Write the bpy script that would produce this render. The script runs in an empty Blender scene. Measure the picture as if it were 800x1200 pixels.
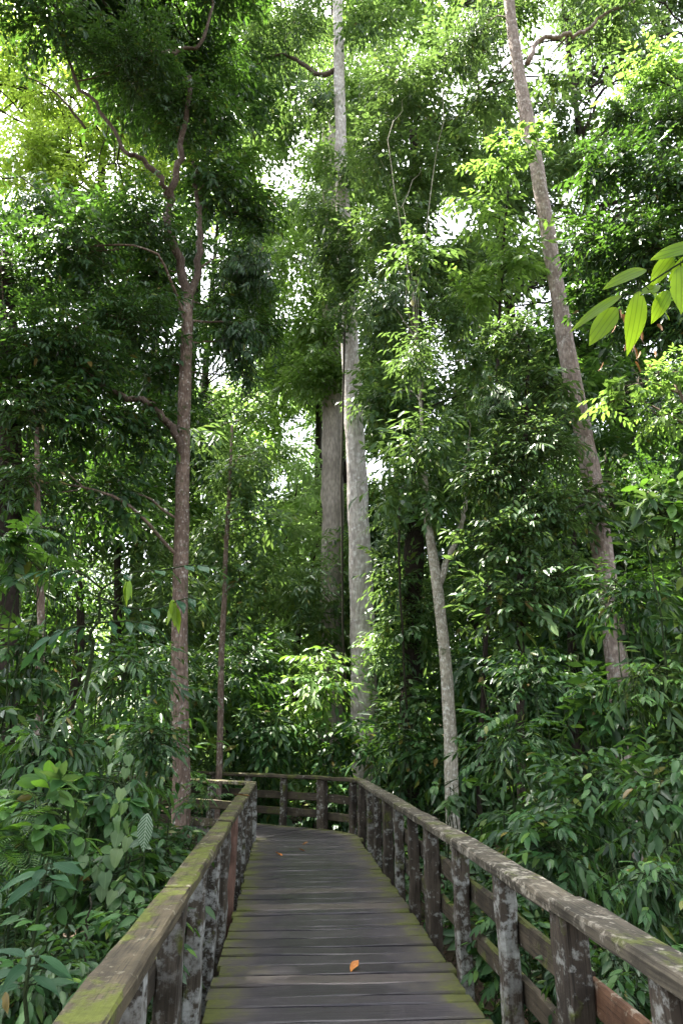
import bpy, math, random
import numpy as np
from mathutils import Vector, Matrix

R = math.radians
scn = bpy.context.scene
COL = scn.collection

# ------------------------------------------------------------------ camera
EYE = 1.65
PITCH = R(18.13)
cam_d = bpy.data.cameras.new('camera')
cam_d.sensor_fit = 'VERTICAL'
cam_d.sensor_height = 36.0
cam_d.lens = 24.0
cam_d.clip_start = 0.05
cam_d.clip_end = 1500.0
cam = bpy.data.objects.new('camera', cam_d)
COL.objects.link(cam)
cam.location = (0, 0, EYE)
cam.rotation_euler = (R(90) + PITCH, 0, 0)
scn.camera = cam

# ------------------------------------------------------------------ sky and sun
SUN_AZ, SUN_EL = R(-48), R(70)          # ahead and to the left, high
world = bpy.data.worlds.new('World')
scn.world = world
world.use_nodes = True
wn = world.node_tree
for n in list(wn.nodes):
    wn.nodes.remove(n)
sky = wn.nodes.new('ShaderNodeTexSky')
sky.sky_type = 'NISHITA'
sky.sun_disc = False
sky.sun_elevation = SUN_EL
sky.sun_rotation = SUN_AZ
sky.air_density = 1.0
sky.dust_density = 5.0
sky.ozone_density = 1.0
hs = wn.nodes.new('ShaderNodeHueSaturation')      # thin white cloud veil
hs.inputs['Saturation'].default_value = 0.35
bg = wn.nodes.new('ShaderNodeBackground')
bg.inputs['Strength'].default_value = 0.118
wo = wn.nodes.new('ShaderNodeOutputWorld')
wn.links.new(sky.outputs[0], hs.inputs['Color'])
wn.links.new(hs.outputs[0], bg.inputs['Color'])
wn.links.new(bg.outputs[0], wo.inputs['Surface'])

sun_d = bpy.data.lights.new('sun', 'SUN')
sun_d.energy = 5.0
sun_d.angle = R(0.6)
sun_d.color = (1.0, 0.94, 0.82)
sun = bpy.data.objects.new('sun', sun_d)
COL.objects.link(sun)
sdir = Vector((math.sin(SUN_AZ) * math.cos(SUN_EL), math.cos(SUN_AZ) * math.cos(SUN_EL), math.sin(SUN_EL)))
sun.rotation_euler = sdir.to_track_quat('Z', 'Y').to_euler()
sun.location = (0, 0, 60)

vs = scn.view_settings
vs.view_transform = 'Standard'
vs.look = 'None'
vs.gamma = 1.0
vs.exposure = 3.12
scn.render.film_transparent = False
scn.cycles.max_bounces = 7
scn.cycles.diffuse_bounces = 4
scn.cycles.glossy_bounces = 2
scn.cycles.transmission_bounces = 5
scn.cycles.caustics_reflective = False
scn.cycles.caustics_refractive = False
scn.cycles.sample_clamp_indirect = 3.0
scn.cycles.use_adaptive_sampling = False
scn.cycles.use_denoising = True
scn.cycles.denoising_prefilter = 'NONE'

# ------------------------------------------------------------------ helpers
def ray(px, py):
    a = (px - 400) / 800.0
    b = (600 - py) / 800.0
    c, s = math.cos(PITCH), math.sin(PITCH)
    return np.array((a, c - b * s, s + b * c))


def at(px, py, Y):
    """world point at depth Y in the direction that was measured in the photograph"""
    d = ray(px, py)
    t = Y / d[1]
    return np.array((d[0] * t, Y, EYE + d[2] * t))


def unit(v):
    v = np.asarray(v, float)
    return v / (np.linalg.norm(v) + 1e-9)


def ground_z(x, y):
    x = np.asarray(x, float)
    y = np.asarray(y, float)
    z = -0.95 + 0.12 * np.sin(x * 0.7 + 1.3) * np.cos(y * 0.5) + 0.07 * np.sin(x * 1.9 + y * 1.3)
    far = np.clip((np.hypot(x, y) - 30) / 60, 0, 1.5)
    return z + far * far * 4.0 + 0.6 * far * np.sin(x * 0.06) * np.cos(y * 0.05)


def tag(o, label=None, cat=None, group=None, kind=None):
    if label: o['label'] = label
    if cat: o['category'] = cat
    if group: o['group'] = group
    if kind: o['kind'] = kind
    return o


def empty(name, loc, label=None, cat=None, group=None, kind=None):
    o = bpy.data.objects.new(name, None)
    o.empty_display_size = 0.2
    o.location = tuple(float(v) for v in loc)
    COL.objects.link(o)
    return tag(o, label, cat, group, kind)


def link(name, me, parent=None, mat4=None):
    o = bpy.data.objects.new(name, me)
    COL.objects.link(o)
    if parent is not None:
        o.parent = parent
    if mat4 is not None:
        o.matrix_local = mat4
    return o


class MB:
    """collects polygons; builds one mesh"""
    def __init__(s):
        s.v, s.l, s.t, s.m, s.uv, s.n = [], [], [], [], [], 0

    def add(s, v, loops, totals, mats=0, uv=None):
        v = np.asarray(v, np.float32).reshape(-1, 3)
        loops = np.asarray(loops, np.int64)
        totals = np.asarray(totals, np.int64)
        s.v.append(v)
        s.l.append(loops + s.n)
        s.t.append(totals)
        s.m.append(np.full(len(totals), mats, np.int32) if np.isscalar(mats) else np.asarray(mats, np.int32))
        s.uv.append(np.zeros((len(v), 2), np.float32) if uv is None else np.asarray(uv, np.float32))
        s.n += len(v)

    def mesh(s, name, mats, smooth=True):
        me = bpy.data.meshes.new(name)
        v = np.concatenate(s.v)
        l = np.concatenate(s.l)
        t = np.concatenate(s.t)
        me.vertices.add(len(v))
        me.vertices.foreach_set('co', v.ravel())
        me.loops.add(len(l))
        me.loops.foreach_set('vertex_index', l.astype(np.int32))
        me.polygons.add(len(t))
        st = np.zeros(len(t), np.int32)
        st[1:] = np.cumsum(t)[:-1]
        me.polygons.foreach_set('loop_start', st)
        me.polygons.foreach_set('loop_total', t.astype(np.int32))
        me.polygons.foreach_set('material_index', np.concatenate(s.m))
        me.polygons.foreach_set('use_smooth', np.full(len(t), smooth, bool))
        uvl = me.uv_layers.new(name='UVMap')
        uvl.data.foreach_set('uv', np.concatenate(s.uv)[l].astype(np.float32).ravel())
        for m in (mats if isinstance(mats, (list, tuple)) else [mats]):
            me.materials.append(m)
        me.update(calc_edges=True)
        me.validate()
        return me

    def build(s, name, mats, parent=None, smooth=True):
        return link(name, s.mesh(name, mats, smooth), parent)


def smooth_path(pts, n):
    """Catmull-Rom resampling to n points"""
    p = np.asarray(pts, float)
    if len(p) == 2:
        return p[0] + (p[1] - p[0]) * np.linspace(0, 1, n)[:, None]
    q = np.vstack([2 * p[0] - p[1], p, 2 * p[-1] - p[-2]])
    out = []
    for u in np.linspace(0, len(p) - 1, n):
        i = min(int(u), len(p) - 2)
        t = u - i
        a, b, c, d = q[i], q[i + 1], q[i + 2], q[i + 3]
        out.append(0.5 * ((2 * b) + (c - a) * t + (2 * a - 5 * b + 4 * c - d) * t * t + (3 * b - a - 3 * c + d) * t ** 3))
    return np.array(out)


def tube(mb, pts, radii, sides=8, mat=0, wob=0.0, rng=None, cap=True, lobes=0, lobe_amp=0.0):
    p = np.asarray(pts, float)
    n = len(p)
    r = np.interp(np.linspace(0, 1, n), np.linspace(0, 1, len(radii)), radii)
    tang = np.gradient(p, axis=0)
    tang /= np.linalg.norm(tang, axis=1)[:, None] + 1e-9
    ref = np.array((1.0, 0, 0)) if abs(tang[0][0]) < 0.8 else np.array((0, 1.0, 0))
    a = unit(ref - tang[0] * ref.dot(tang[0]))
    ang = np.linspace(0, 2 * np.pi, sides, endpoint=False)
    V = np.zeros((n, sides, 3))
    for i in range(n):
        a = unit(a - tang[i] * a.dot(tang[i]))
        b = np.cross(tang[i], a)
        rr = np.full(sides, r[i])
        if wob and rng is not None:
            rr = rr * (1 + wob * rng.normal(0, 1, sides))
        if lobes:
            k = max(0.0, 1 - i / (n * 0.12))
            rr = rr * (1 + k * k * lobe_amp * np.maximum(0, np.cos(ang * lobes)) ** 3)
        V[i] = p[i] + (np.cos(ang) * rr)[:, None] * a + (np.sin(ang) * rr)[:, None] * b
    i = np.arange(n - 1)[:, None] * sides
    j = np.arange(sides)[None, :]
    j2 = (j + 1) % sides
    q = np.stack([i + j, i + j2, i + sides + j2, i + sides + j], -1).reshape(-1, 4)
    loops = list(q.ravel())
    tot = [4] * len(q)
    if cap:
        loops += list(range(sides - 1, -1, -1)) + list(range((n - 1) * sides, n * sides))
        tot += [sides, sides]
    vv = np.repeat(np.arange(n) / max(1, n - 1), sides)
    uu = np.tile(np.arange(sides) / sides, n)
    mb.add(V.reshape(-1, 3), loops, tot, mat, np.stack([uu, vv], 1))


# ------------------------------------------------------------------ materials
class NT:
    def __init__(s, name):
        s.mat = bpy.data.materials.new(name)
        s.mat.use_nodes = True
        s.nt = s.mat.node_tree
        for n in list(s.nt.nodes):
            s.nt.nodes.remove(n)

    def n(s, typ, **kw):
        nd = s.nt.nodes.new('ShaderNode' + typ)
        for k, v in kw.items():
            if k in ('operation', 'blend_type', 'data_type', 'feature', 'noise_dimensions', 'attribute_name', 'vector_type', 'distance'):
                if hasattr(nd, k) and k != 'distance':
                    setattr(nd, k, v)
                    continue
            if isinstance(v, bpy.types.NodeSocket):
                s.nt.links.new(v, nd.inputs[k])
            else:
                nd.inputs[k].default_value = v
        return nd

    def math(s, op, a, b=0.0, clamp=False):
        nd = s.nt.nodes.new('ShaderNodeMath')
        nd.operation = op
        nd.use_clamp = clamp
        for i, v in enumerate((a, b)):
            if isinstance(v, bpy.types.NodeSocket): s.nt.links.new(v, nd.inputs[i])
            else: nd.inputs[i].default_value = v
        return nd.outputs[0]

    def ramp(s, fac, stops, interp='LINEAR'):
        nd = s.nt.nodes.new('ShaderNodeValToRGB')
        nd.color_ramp.interpolation = interp
        el = nd.color_ramp.elements
        while len(el) < len(stops): el.new(0.5)
        for e, (p, c) in zip(el, stops):
            e.position = p
            e.color = (*c, 1) if not np.isscalar(c) else (c, c, c, 1)
        s.nt.links.new(fac, nd.inputs[0])
        return nd.outputs[0]

    def mix(s, fac, a, b, blend='MIX'):
        nd = s.nt.nodes.new('ShaderNodeMix')
        nd.data_type = 'RGBA'
        nd.blend_type = blend
        for k, v in ((0, fac), (6, a), (7, b)):
            if isinstance(v, bpy.types.NodeSocket): s.nt.links.new(v, nd.inputs[k])
            else: nd.inputs[k].default_value = v if k == 0 else ((*v, 1) if len(v) == 3 else v)
        return nd.outputs[2]

    def noise(s, vec, scale, detail=4.0, rough=0.55):
        nd = s.nt.nodes.new('ShaderNodeTexNoise')
        nd.inputs['Scale'].default_value = scale
        nd.inputs['Detail'].default_value = detail
        nd.inputs['Roughness'].default_value = rough
        s.nt.links.new(vec, nd.inputs['Vector'])
        return nd.outputs[0]

    def voro(s, vec, scale, out=0):
        nd = s.nt.nodes.new('ShaderNodeTexVoronoi')
        nd.inputs['Scale'].default_value = scale
        s.nt.links.new(vec, nd.inputs['Vector'])
        return nd.outputs[out]

    def coords(s, scale=(1, 1, 1), jitter=True):
        tc = s.nt.nodes.new('ShaderNodeTexCoord')
        mp = s.nt.nodes.new('ShaderNodeMapping')
        mp.inputs['Scale'].default_value = scale
        s.nt.links.new(tc.outputs['Object'], mp.inputs['Vector'])
        if jitter:
            oi = s.nt.nodes.new('ShaderNodeObjectInfo')
            m = s.math('MULTIPLY', oi.outputs['Random'], 37.0)
            s.nt.links.new(m, mp.inputs['Location'])
        return mp.outputs[0], tc

    def out(s, bsdf):
        o = s.nt.nodes.new('ShaderNodeOutputMaterial')
        s.nt.links.new(bsdf, o.inputs['Surface'])
        return s.mat

    def principled(s, color, rough=0.6, spec=0.5, height=None, bump=0.3, bdist=0.02):
        p = s.nt.nodes.new('ShaderNodeBsdfPrincipled')
        for k, v in (('Base Color', color), ('Roughness', rough), ('Specular IOR Level', spec)):
            if isinstance(v, bpy.types.NodeSocket): s.nt.links.new(v, p.inputs[k])
            else: p.inputs[k].default_value = v if np.isscalar(v) else (*v, 1)
        if height is not None:
            b = s.nt.nodes.new('ShaderNodeBump')
            b.inputs['Strength'].default_value = bump
            b.inputs['Distance'].default_value = bdist
            s.nt.links.new(height, b.inputs['Height'])
            s.nt.links.new(b.outputs[0], p.inputs['Normal'])
        return p.outputs[0]


def leaf_mat(name, cols, trans, tw=0.35, rough=0.38, odd=True, veins=None, spec=0.4, stripe=None, spots=False):
    """cols: three leaf greens picked per leaf; trans: colour of the light that comes through"""
    m = NT(name)
    geo = m.nt.nodes.new('ShaderNodeNewGeometry')
    oi = m.nt.nodes.new('ShaderNodeObjectInfo')
    rnd = m.math('FRACT', m.math('ADD', geo.outputs['Random Per Island'], oi.outputs['Random']))
    stops = [(0.0, cols[0]), (0.5, cols[1]), (0.93, cols[2])]
    if odd:
        stops += [(0.975, tuple(min(1, c * k) for c, k in zip(cols[2], (2.0, 1.6, 0.8)))), (1.0, (0.16, 0.10, 0.03))]
    col = m.ramp(rnd, stops)
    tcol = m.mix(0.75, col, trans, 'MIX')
    hgt = None
    if veins:
        uv = m.nt.nodes.new('ShaderNodeTexCoord')
        sp = m.nt.nodes.new('ShaderNodeSeparateXYZ')
        m.nt.links.new(uv.outputs['UV'], sp.inputs[0])
        u, v = sp.outputs[0], sp.outputs[1]
        d = m.math('ABSOLUTE', m.math('SUBTRACT', v, 0.5))
        mid = m.math('SUBTRACT', 1.0, m.math('MULTIPLY', d, 28.0), True)
        if veins == 'side':
            ph = m.math('MULTIPLY', m.math('SUBTRACT', u, m.math('MULTIPLY', d, 0.55)), 60.0)
            sv = m.math('POWER', m.math('ABSOLUTE', m.math('SINE', ph)), 10.0)
            sv = m.math('MULTIPLY', m.math('SUBTRACT', 1.0, m.math('ABSOLUTE', m.math('SINE', ph))), 0.6)
            sv = m.math('POWER', sv, 2.0)
        else:   # veins that run lengthwise
            e1 = m.math('ABSOLUTE', m.math('SUBTRACT', d, 0.22))
            sv = m.math('SUBTRACT', 1.0, m.math('MULTIPLY', e1, 30.0), True)
        vein = m.math('MAXIMUM', mid, sv)
        if stripe:
            sv = m.math('SUBTRACT', 1.0, m.math('ABSOLUTE', m.math('SINE', m.math('MULTIPLY', m.math('SUBTRACT', u, m.math('MULTIPLY', d, 0.55)), 34.0))))
            sv = m.ramp(sv, [(0.42, 0.0), (0.6, 1.0)])
            col = m.mix(m.math('MAXIMUM', sv, mid), col, stripe)
        elif veins == 'side':
            col = m.mix(m.math('MULTIPLY', vein, 0.35), col, tuple(c * 2.0 for c in cols[2]))
        else:
            col = m.mix(m.math('MULTIPLY', vein, 0.6), col, tuple(c * 0.4 for c in cols[0]))
            tcol = m.mix(m.math('MULTIPLY', vein, 0.75), tcol, tuple(c * 0.25 for c in trans))
        hgt = vein
    if spots:      # blemishes and a yellower, uneven blade
        tco = m.nt.nodes.new('ShaderNodeTexCoord')
        nz = m.noise(tco.outputs['UV'], 9.0, 4, 0.6)
        nz2 = m.noise(tco.outputs['UV'], 2.2, 3, 0.6)
        sp_ = m.ramp(nz, [(0.66, 0.0), (0.70, 0.9)])
        col = m.mix(m.math('MULTIPLY', nz2, 0.6), col, cols[0])
        tcol = m.mix(m.math('MULTIPLY', nz2, 0.75), tcol, tuple(c * 0.35 for c in trans))
        col = m.mix(sp_, col, (0.10, 0.06, 0.02))
        tcol = m.mix(sp_, tcol, (0.10, 0.06, 0.02))
    rr = m.math('ADD', rough - 0.12, m.math('MULTIPLY', m.math('FRACT', m.math('MULTIPLY', rnd, 7.31)), 0.26))
    p = m.principled(col, rr, spec, hgt, 0.35, 0.004)
    t = m.nt.nodes.new('ShaderNodeBsdfTranslucent')
    m.nt.links.new(tcol, t.inputs['Color'])
    mx = m.nt.nodes.new('ShaderNodeMixShader')
    mx.inputs[0].default_value = tw
    m.nt.links.new(p, mx.inputs[1])
    m.nt.links.new(t.outputs[0], mx.inputs[2])
    return m.out(mx.outputs[0])


def bark_mat(name, dark, light, lichen=(0.45, 0.45, 0.42), amount=0.5, scale=1.0, moss=0.0, streak=6.0):
    m = NT(name)
    vec, tc = m.coords((scale * streak, scale * streak, scale * 1.4))
    vec2, _ = m.coords((scale, scale, scale))
    n1 = m.noise(vec, 3.0, 6, 0.65)
    n2 = m.noise(vec2, 9.0, 5, 0.6)
    n3 = m.noise(vec2, 2.2, 3, 0.5)
    col = m.mix(m.ramp(n1, [(0.3, 0.0), (0.72, 1.0)]), dark, light)
    col = m.mix(m.math('MULTIPLY', m.ramp(n3, [(0.4, 0.0), (0.65, 1.0)]), 0.45), col, tuple(c * 0.55 for c in dark))
    vd = m.voro(vec2, 7.0)
    n5 = m.noise(vec2, 5.0, 5, 0.7)
    lo = 0.66 - 0.16 * amount
    f1 = m.ramp(m.math('ADD', m.math('MULTIPLY', n2, 0.55), m.math('MULTIPLY', n5, 0.45)), [(lo, 0.0), (lo + 0.10, 1.0)])
    f2 = m.ramp(m.math('ADD', vd, m.math('MULTIPLY', n2, 0.6)), [(0.30 + 0.12 * amount, 1.0), (0.40 + 0.16 * amount, 0.0)])
    li = m.math('MAXIMUM', m.math('MULTIPLY', f1, 0.8), m.math('MULTIPLY', f2, 0.75))
    col = m.mix(m.math('MULTIPLY', li, m.math('ADD', 0.35, m.math('MULTIPLY', n3, 1.0), True)), col, lichen)
    # bark plates and cracks
    vec3, _ = m.coords((scale * 7, scale * 7, scale * 2.2))
    cr = m.voro(vec3, 3.0)
    col = m.mix(m.math('MULTIPLY', m.ramp(cr, [(0.25, 0.0), (0.8, 1.0)]), 0.55), col, tuple(c * 0.4 for c in dark))
    if moss:
        n4 = m.noise(vec2, 3.1, 4, 0.6)
        col = m.mix(m.ramp(n4, [(0.62 - 0.2 * moss, 0.0), (0.72 - 0.1 * moss, 0.8)]), col, (0.035, 0.06, 0.012))
    h = m.math('SUBTRACT', m.math('ADD', n1, m.math('MULTIPLY', n2, 0.5)), m.math('MULTIPLY', cr, 0.6))
    return m.out(m.principled(col, 0.9, 0.2, h, 0.8, 0.03))


def timber_mat(name, base, light, lichen, moss, lichen_amt=0.5, moss_amt=0.5, top_moss=0.6, axis=2, mosscol=(0.06, 0.07, 0.012)):
    """weathered railing wood: grain along the local axis, pale lichen blotches, moss"""
    m = NT(name)
    sc = [14.0, 14.0, 14.0]
    sc[axis] = 0.9
    vec, tc = m.coords(tuple(sc))
    vec2, _ = m.coords((1, 1, 1))
    oi = m.nt.nodes.new('ShaderNodeObjectInfo')
    g = m.noise(vec, 1.6, 6, 0.65)
    b = m.noise(vec2, 8.0, 9, 0.72)
    b2 = m.noise(vec2, 2.6, 5, 0.65)
    fine = m.noise(vec2, 38.0, 3, 0.6)
    sc2 = [60.0, 60.0, 60.0]
    sc2[axis] = 2.0
    vec4, _ = m.coords(tuple(sc2))
    g2 = m.noise(vec4, 1.5, 3, 0.6)
    col = m.mix(m.ramp(g, [(0.3, 0.0), (0.7, 1.0)]), base, light)
    col = m.mix(m.ramp(g2, [(0.52, 0.0), (0.66, 0.8)]), col, tuple(c * 0.25 for c in base))
    col = m.mix(m.ramp(b2, [(0.45, 0.0), (0.6, 0.7)]), col, tuple(c * 0.45 for c in base))
    s = m.math('ADD', m.math('MULTIPLY', b, 0.7), m.math('MULTIPLY', fine, 0.3))
    lo = 0.68 - 0.2 * lichen_amt
    vd = m.voro(vec2, 16.0)
    s = m.math('SUBTRACT', s, m.math('MULTIPLY', m.math('SUBTRACT', vd, 0.4), 0.16))
    s = m.math('ADD', s, m.math('MULTIPLY', m.math('SUBTRACT', m.math('FRACT', m.math('MULTIPLY', oi.outputs['Random'], 5.7)), 0.5), 0.10))
    li = m.ramp(s, [(lo - 0.02, 0.0), (lo + 0.04, 0.6), (lo + 0.14, 1.0)])
    li = m.math('MULTIPLY', li, m.ramp(m.noise(vec2, 2.3, 3, 0.5), [(0.3, 0.25), (0.55, 1.0)]))
    col = m.mix(m.math('MULTIPLY', li, 0.9), col, m.mix(fine, tuple(c * 0.7 for c in lichen), lichen))
    geo = m.nt.nodes.new('ShaderNodeNewGeometry')
    sp = m.nt.nodes.new('ShaderNodeSeparateXYZ')
    m.nt.links.new(geo.outputs['Normal'], sp.inputs[0])
    up = m.math('MAXIMUM', sp.outputs[2], 0.0)
    ms = m.noise(vec2, 4.3, 5, 0.65)
    ms = m.math('ADD', ms, m.math('MULTIPLY', up, 0.18 * top_moss))
    mlo = 0.70 - 0.22 * moss_amt
    mf = m.ramp(ms, [(mlo, 0.0), (mlo + 0.09, 1.0)])
    mossc = m.mix(fine, tuple(c * 0.45 for c in mosscol), tuple(c * 1.5 for c in mosscol))
    col = m.mix(m.math('MULTIPLY', mf, 0.88), col, mossc)
    h = m.math('ADD', m.math('MULTIPLY', g, 0.7), m.math('ADD', m.math('MULTIPLY', s, 0.6), m.math('MULTIPLY', mf, 0.6)))
    return m.out(m.principled(col, 0.82, 0.3, h, 0.6, 0.012))


def deck_mat():
    m = NT('deck_wood')
    vec, tc = m.coords((1.3, 26.0, 8.0))
    vec2, _ = m.coords((1, 1, 1))
    oi = m.nt.nodes.new('ShaderNodeObjectInfo')
    g = m.noise(vec, 1.4, 6, 0.7)
    b = m.noise(vec2, 3.0, 5, 0.6)
    f = m.noise(vec2, 30.0, 3, 0.6)
    tone = m.ramp(oi.outputs['Random'], [(0.0, (0.018, 0.016, 0.021)), (0.45, (0.028, 0.025, 0.032)), (0.86, (0.041, 0.036, 0.043)), (0.93, (0.10, 0.082, 0.075)), (1.0, (0.125, 0.10, 0.088))])
    vec5, _ = m.coords((1.6, 34.0, 12.0))
    g2 = m.noise(vec5, 1.5, 4, 0.65)
    vec6, _ = m.coords((1.1, 40.0, 14.0))
    g3 = m.noise(vec6, 1.3, 5, 0.7)
    col = m.mix(m.ramp(g, [(0.35, 0.0), (0.7, 0.75)]), tone, (0.030, 0.026, 0.030))
    col = m.mix(m.ramp(g2, [(0.54, 0.0), (0.68, 0.85)]), col, (0.014, 0.012, 0.013))
    col = m.mix(m.ramp(g3, [(0.56, 0.0), (0.68, 0.6)]), col, (0.095, 0.087, 0.088))
    col = m.mix(m.ramp(b, [(0.58, 0.0), (0.78, 0.4)]), col, (0.09, 0.081, 0.080))
    # the ends, where nobody walks, keep moss and pale dirt
    sp = m.nt.nodes.new('ShaderNodeSeparateXYZ')
    m.nt.links.new(tc.outputs['Object'], sp.inputs[0])
    e = m.math('ABSOLUTE', sp.outputs[0])
    e = m.math('ADD', e, m.math('MULTIPLY', m.math('SUBTRACT', b, 0.5), 0.95))
    pale = m.ramp(e, [(0.5, 0.0), (0.78, 0.7)])
    col = m.mix(pale, col, m.mix(g, (0.035, 0.03, 0.02), (0.105, 0.095, 0.066)))
    mo = m.math('ADD', e, m.math('MULTIPLY', m.math('SUBTRACT', f, 0.5), 0.35))
    col = m.mix(m.ramp(mo, [(0.70, 0.0), (0.88, 0.9)]), col, m.mix(f, (0.03, 0.035, 0.006), (0.10, 0.115, 0.018)))
    rough = m.ramp(e, [(0.3, 0.42), (0.75, 0.85)])
    h = m.math('SUBTRACT', m.math('ADD', g, m.math('MULTIPLY', f, 0.3)), g2)
    return m.out(m.principled(col, rough, 0.4, h, 0.6, 0.006))


M = {}
M['dark'] = leaf_mat('leaf_dark', [(0.013, 0.045, 0.016), (0.027, 0.074, 0.024), (0.055, 0.115, 0.034)], (0.10, 0.22, 0.02), 0.30, 0.42)
M['mid'] = leaf_mat('leaf_mid', [(0.024, 0.068, 0.022), (0.046, 0.110, 0.034), (0.09, 0.165, 0.048)], (0.17, 0.28, 0.055), 0.34, 0.38)
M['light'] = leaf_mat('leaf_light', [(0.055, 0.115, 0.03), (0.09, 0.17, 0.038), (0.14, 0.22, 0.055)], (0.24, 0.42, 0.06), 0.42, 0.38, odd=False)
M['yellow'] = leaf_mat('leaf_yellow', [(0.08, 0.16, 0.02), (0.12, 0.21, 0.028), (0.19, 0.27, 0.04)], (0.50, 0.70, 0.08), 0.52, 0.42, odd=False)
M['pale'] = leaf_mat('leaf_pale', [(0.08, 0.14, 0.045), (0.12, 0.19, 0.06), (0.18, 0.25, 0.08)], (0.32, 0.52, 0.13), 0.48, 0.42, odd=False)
M['near_dark'] = leaf_mat('leaf_near_dark', [(0.010, 0.036, 0.017), (0.016, 0.052, 0.023), (0.026, 0.075, 0.03)], (0.06, 0.17, 0.02), 0.22, 0.6, veins='side', odd=False, spec=0.2)
M['near'] = leaf_mat('leaf_near', [(0.013, 0.052, 0.016), (0.028, 0.088, 0.024), (0.060, 0.140, 0.036)], (0.13, 0.28, 0.02), 0.32, 0.40, veins='side', spec=0.33)
M['near_light'] = leaf_mat('leaf_near_light', [(0.04, 0.10, 0.03), (0.06, 0.14, 0.036), (0.09, 0.19, 0.04)], (0.2, 0.42, 0.03), 0.36, 0.36, veins='side', odd=False)
M['heart'] = leaf_mat('leaf_heart', [(0.045, 0.095, 0.035), (0.075, 0.13, 0.05), (0.13, 0.19, 0.08)], (0.2, 0.35, 0.06), 0.25, 0.5, odd=False, veins='side')
M['limp'] = leaf_mat('leaf_limp', [(0.13, 0.26, 0.02), (0.17, 0.3, 0.025), (0.22, 0.34, 0.04)], (0.35, 0.5, 0.03), 0.4, 0.45, odd=False, veins='side')
M['ribbed'] = leaf_mat('leaf_ribbed', [(0.05, 0.14, 0.012), (0.10, 0.20, 0.014), (0.15, 0.25, 0.018)], (0.42, 0.66, 0.03), 0.66, 0.45, odd=False, veins='long', spots=True)
M['striped'] = leaf_mat('leaf_striped', [(0.02, 0.06, 0.02)] * 3, (0.08, 0.2, 0.02), 0.2, 0.4, odd=False, veins='side', stripe=(0.22, 0.29, 0.2))
M['brown'] = leaf_mat('leaf_dead', [(0.16, 0.07, 0.025), (0.22, 0.10, 0.03), (0.12, 0.06, 0.03)], (0.3, 0.14, 0.03), 0.2, 0.7, odd=False)
M['litter'] = leaf_mat('leaf_litter_brown', [(0.03, 0.02, 0.012), (0.045, 0.028, 0.015), (0.07, 0.042, 0.022)], (0.06, 0.03, 0.01), 0.1, 0.8, odd=False)
M['near_shiny'] = leaf_mat('leaf_shiny', [(0.02, 0.06, 0.035), (0.03, 0.085, 0.045), (0.045, 0.11, 0.05)], (0.09, 0.24, 0.03), 0.25, 0.30, veins='side', odd=False)
M['orange'] = leaf_mat('leaf_orange', [(0.45, 0.17, 0.04), (0.5, 0.2, 0.05), (0.4, 0.14, 0.03)], (0.5, 0.2, 0.04), 0.2, 0.6, odd=False, veins='side')
M['twig'] = bark_mat('twig_bark', (0.03, 0.028, 0.018), (0.075, 0.065, 0.042), (0.2, 0.2, 0.17), 0.2, 4.0)
M['stem'] = bark_mat('green_stem', (0.03, 0.05, 0.018), (0.06, 0.09, 0.03), (0.12, 0.12, 0.08), 0.1, 6.0)
M['bark_brown'] = bark_mat('bark_reddish', (0.13, 0.09, 0.07), (0.29, 0.215, 0.175), (0.56, 0.53, 0.49), 0.75, 1.5, 0.1, 4.0)
M['bark_pale'] = bark_mat('bark_pale_grey', (0.40, 0.355, 0.32), (0.64, 0.59, 0.55), (0.86, 0.84, 0.82), 0.95, 0.75, 0.0, 3.0)
M['bark_grey'] = bark_mat('bark_smooth_grey', (0.34, 0.295, 0.255), (0.48, 0.425, 0.375), (0.56, 0.52, 0.48), 0.25, 0.7, 0.0, 5.0)
M['bark_white'] = bark_mat('bark_lichen_white', (0.30, 0.27, 0.21), (0.54, 0.51, 0.42), (0.76, 0.76, 0.69), 0.95, 1.8, 0.25, 2.0)
M['bark_dark'] = bark_mat('bark_dark', (0.022, 0.017, 0.014), (0.06, 0.045, 0.036), (0.16, 0.15, 0.13), 0.2, 1.6, 0.3, 4.0)
M['bark_rose'] = bark_mat('bark_rose_grey', (0.26, 0.20, 0.175), (0.52, 0.43, 0.395), (0.74, 0.70, 0.67), 0.85, 1.3, 0.0, 2.5)
M['post'] = timber_mat('post_wood', (0.032, 0.024, 0.017), (0.075, 0.060, 0.044), (0.34, 0.35, 0.325), None, 0.85, 0.46, 0.2, 2)
M['post_left'] = timber_mat('post_wood_lichen', (0.038, 0.03, 0.021), (0.085, 0.07, 0.052), (0.40, 0.41, 0.39), None, 0.98, 0.4, 0.2, 2)
M['cap_right'] = timber_mat('handrail_wood', (0.038, 0.032, 0.022), (0.10, 0.085, 0.062), (0.38, 0.35, 0.29), None, 0.95, 0.5, 0.3, 0)
M['cap_left'] = timber_mat('handrail_wood_mossy', (0.042, 0.033, 0.02), (0.10, 0.08, 0.047), (0.36, 0.34, 0.25), None, 0.75, 0.62, 0.5, 0, (0.075, 0.090, 0.010))
M['rail'] = timber_mat('rail_wood', (0.036, 0.028, 0.018), (0.085, 0.068, 0.045), (0.42, 0.42, 0.38), None, 0.5, 0.58, 0.6, 0)
M['rail_red'] = timber_mat('rail_wood_red', (0.085, 0.042, 0.022), (0.15, 0.08, 0.045), (0.4, 0.36, 0.28), None, 0.3, 0.42, 0.5, 0)
M['post_red'] = timber_mat('post_wood_red', (0.13, 0.07, 0.05), (0.22, 0.13, 0.10), (0.4, 0.38, 0.36), None, 0.25, 0.2, 0.2, 2)
M['deck'] = deck_mat()


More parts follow.
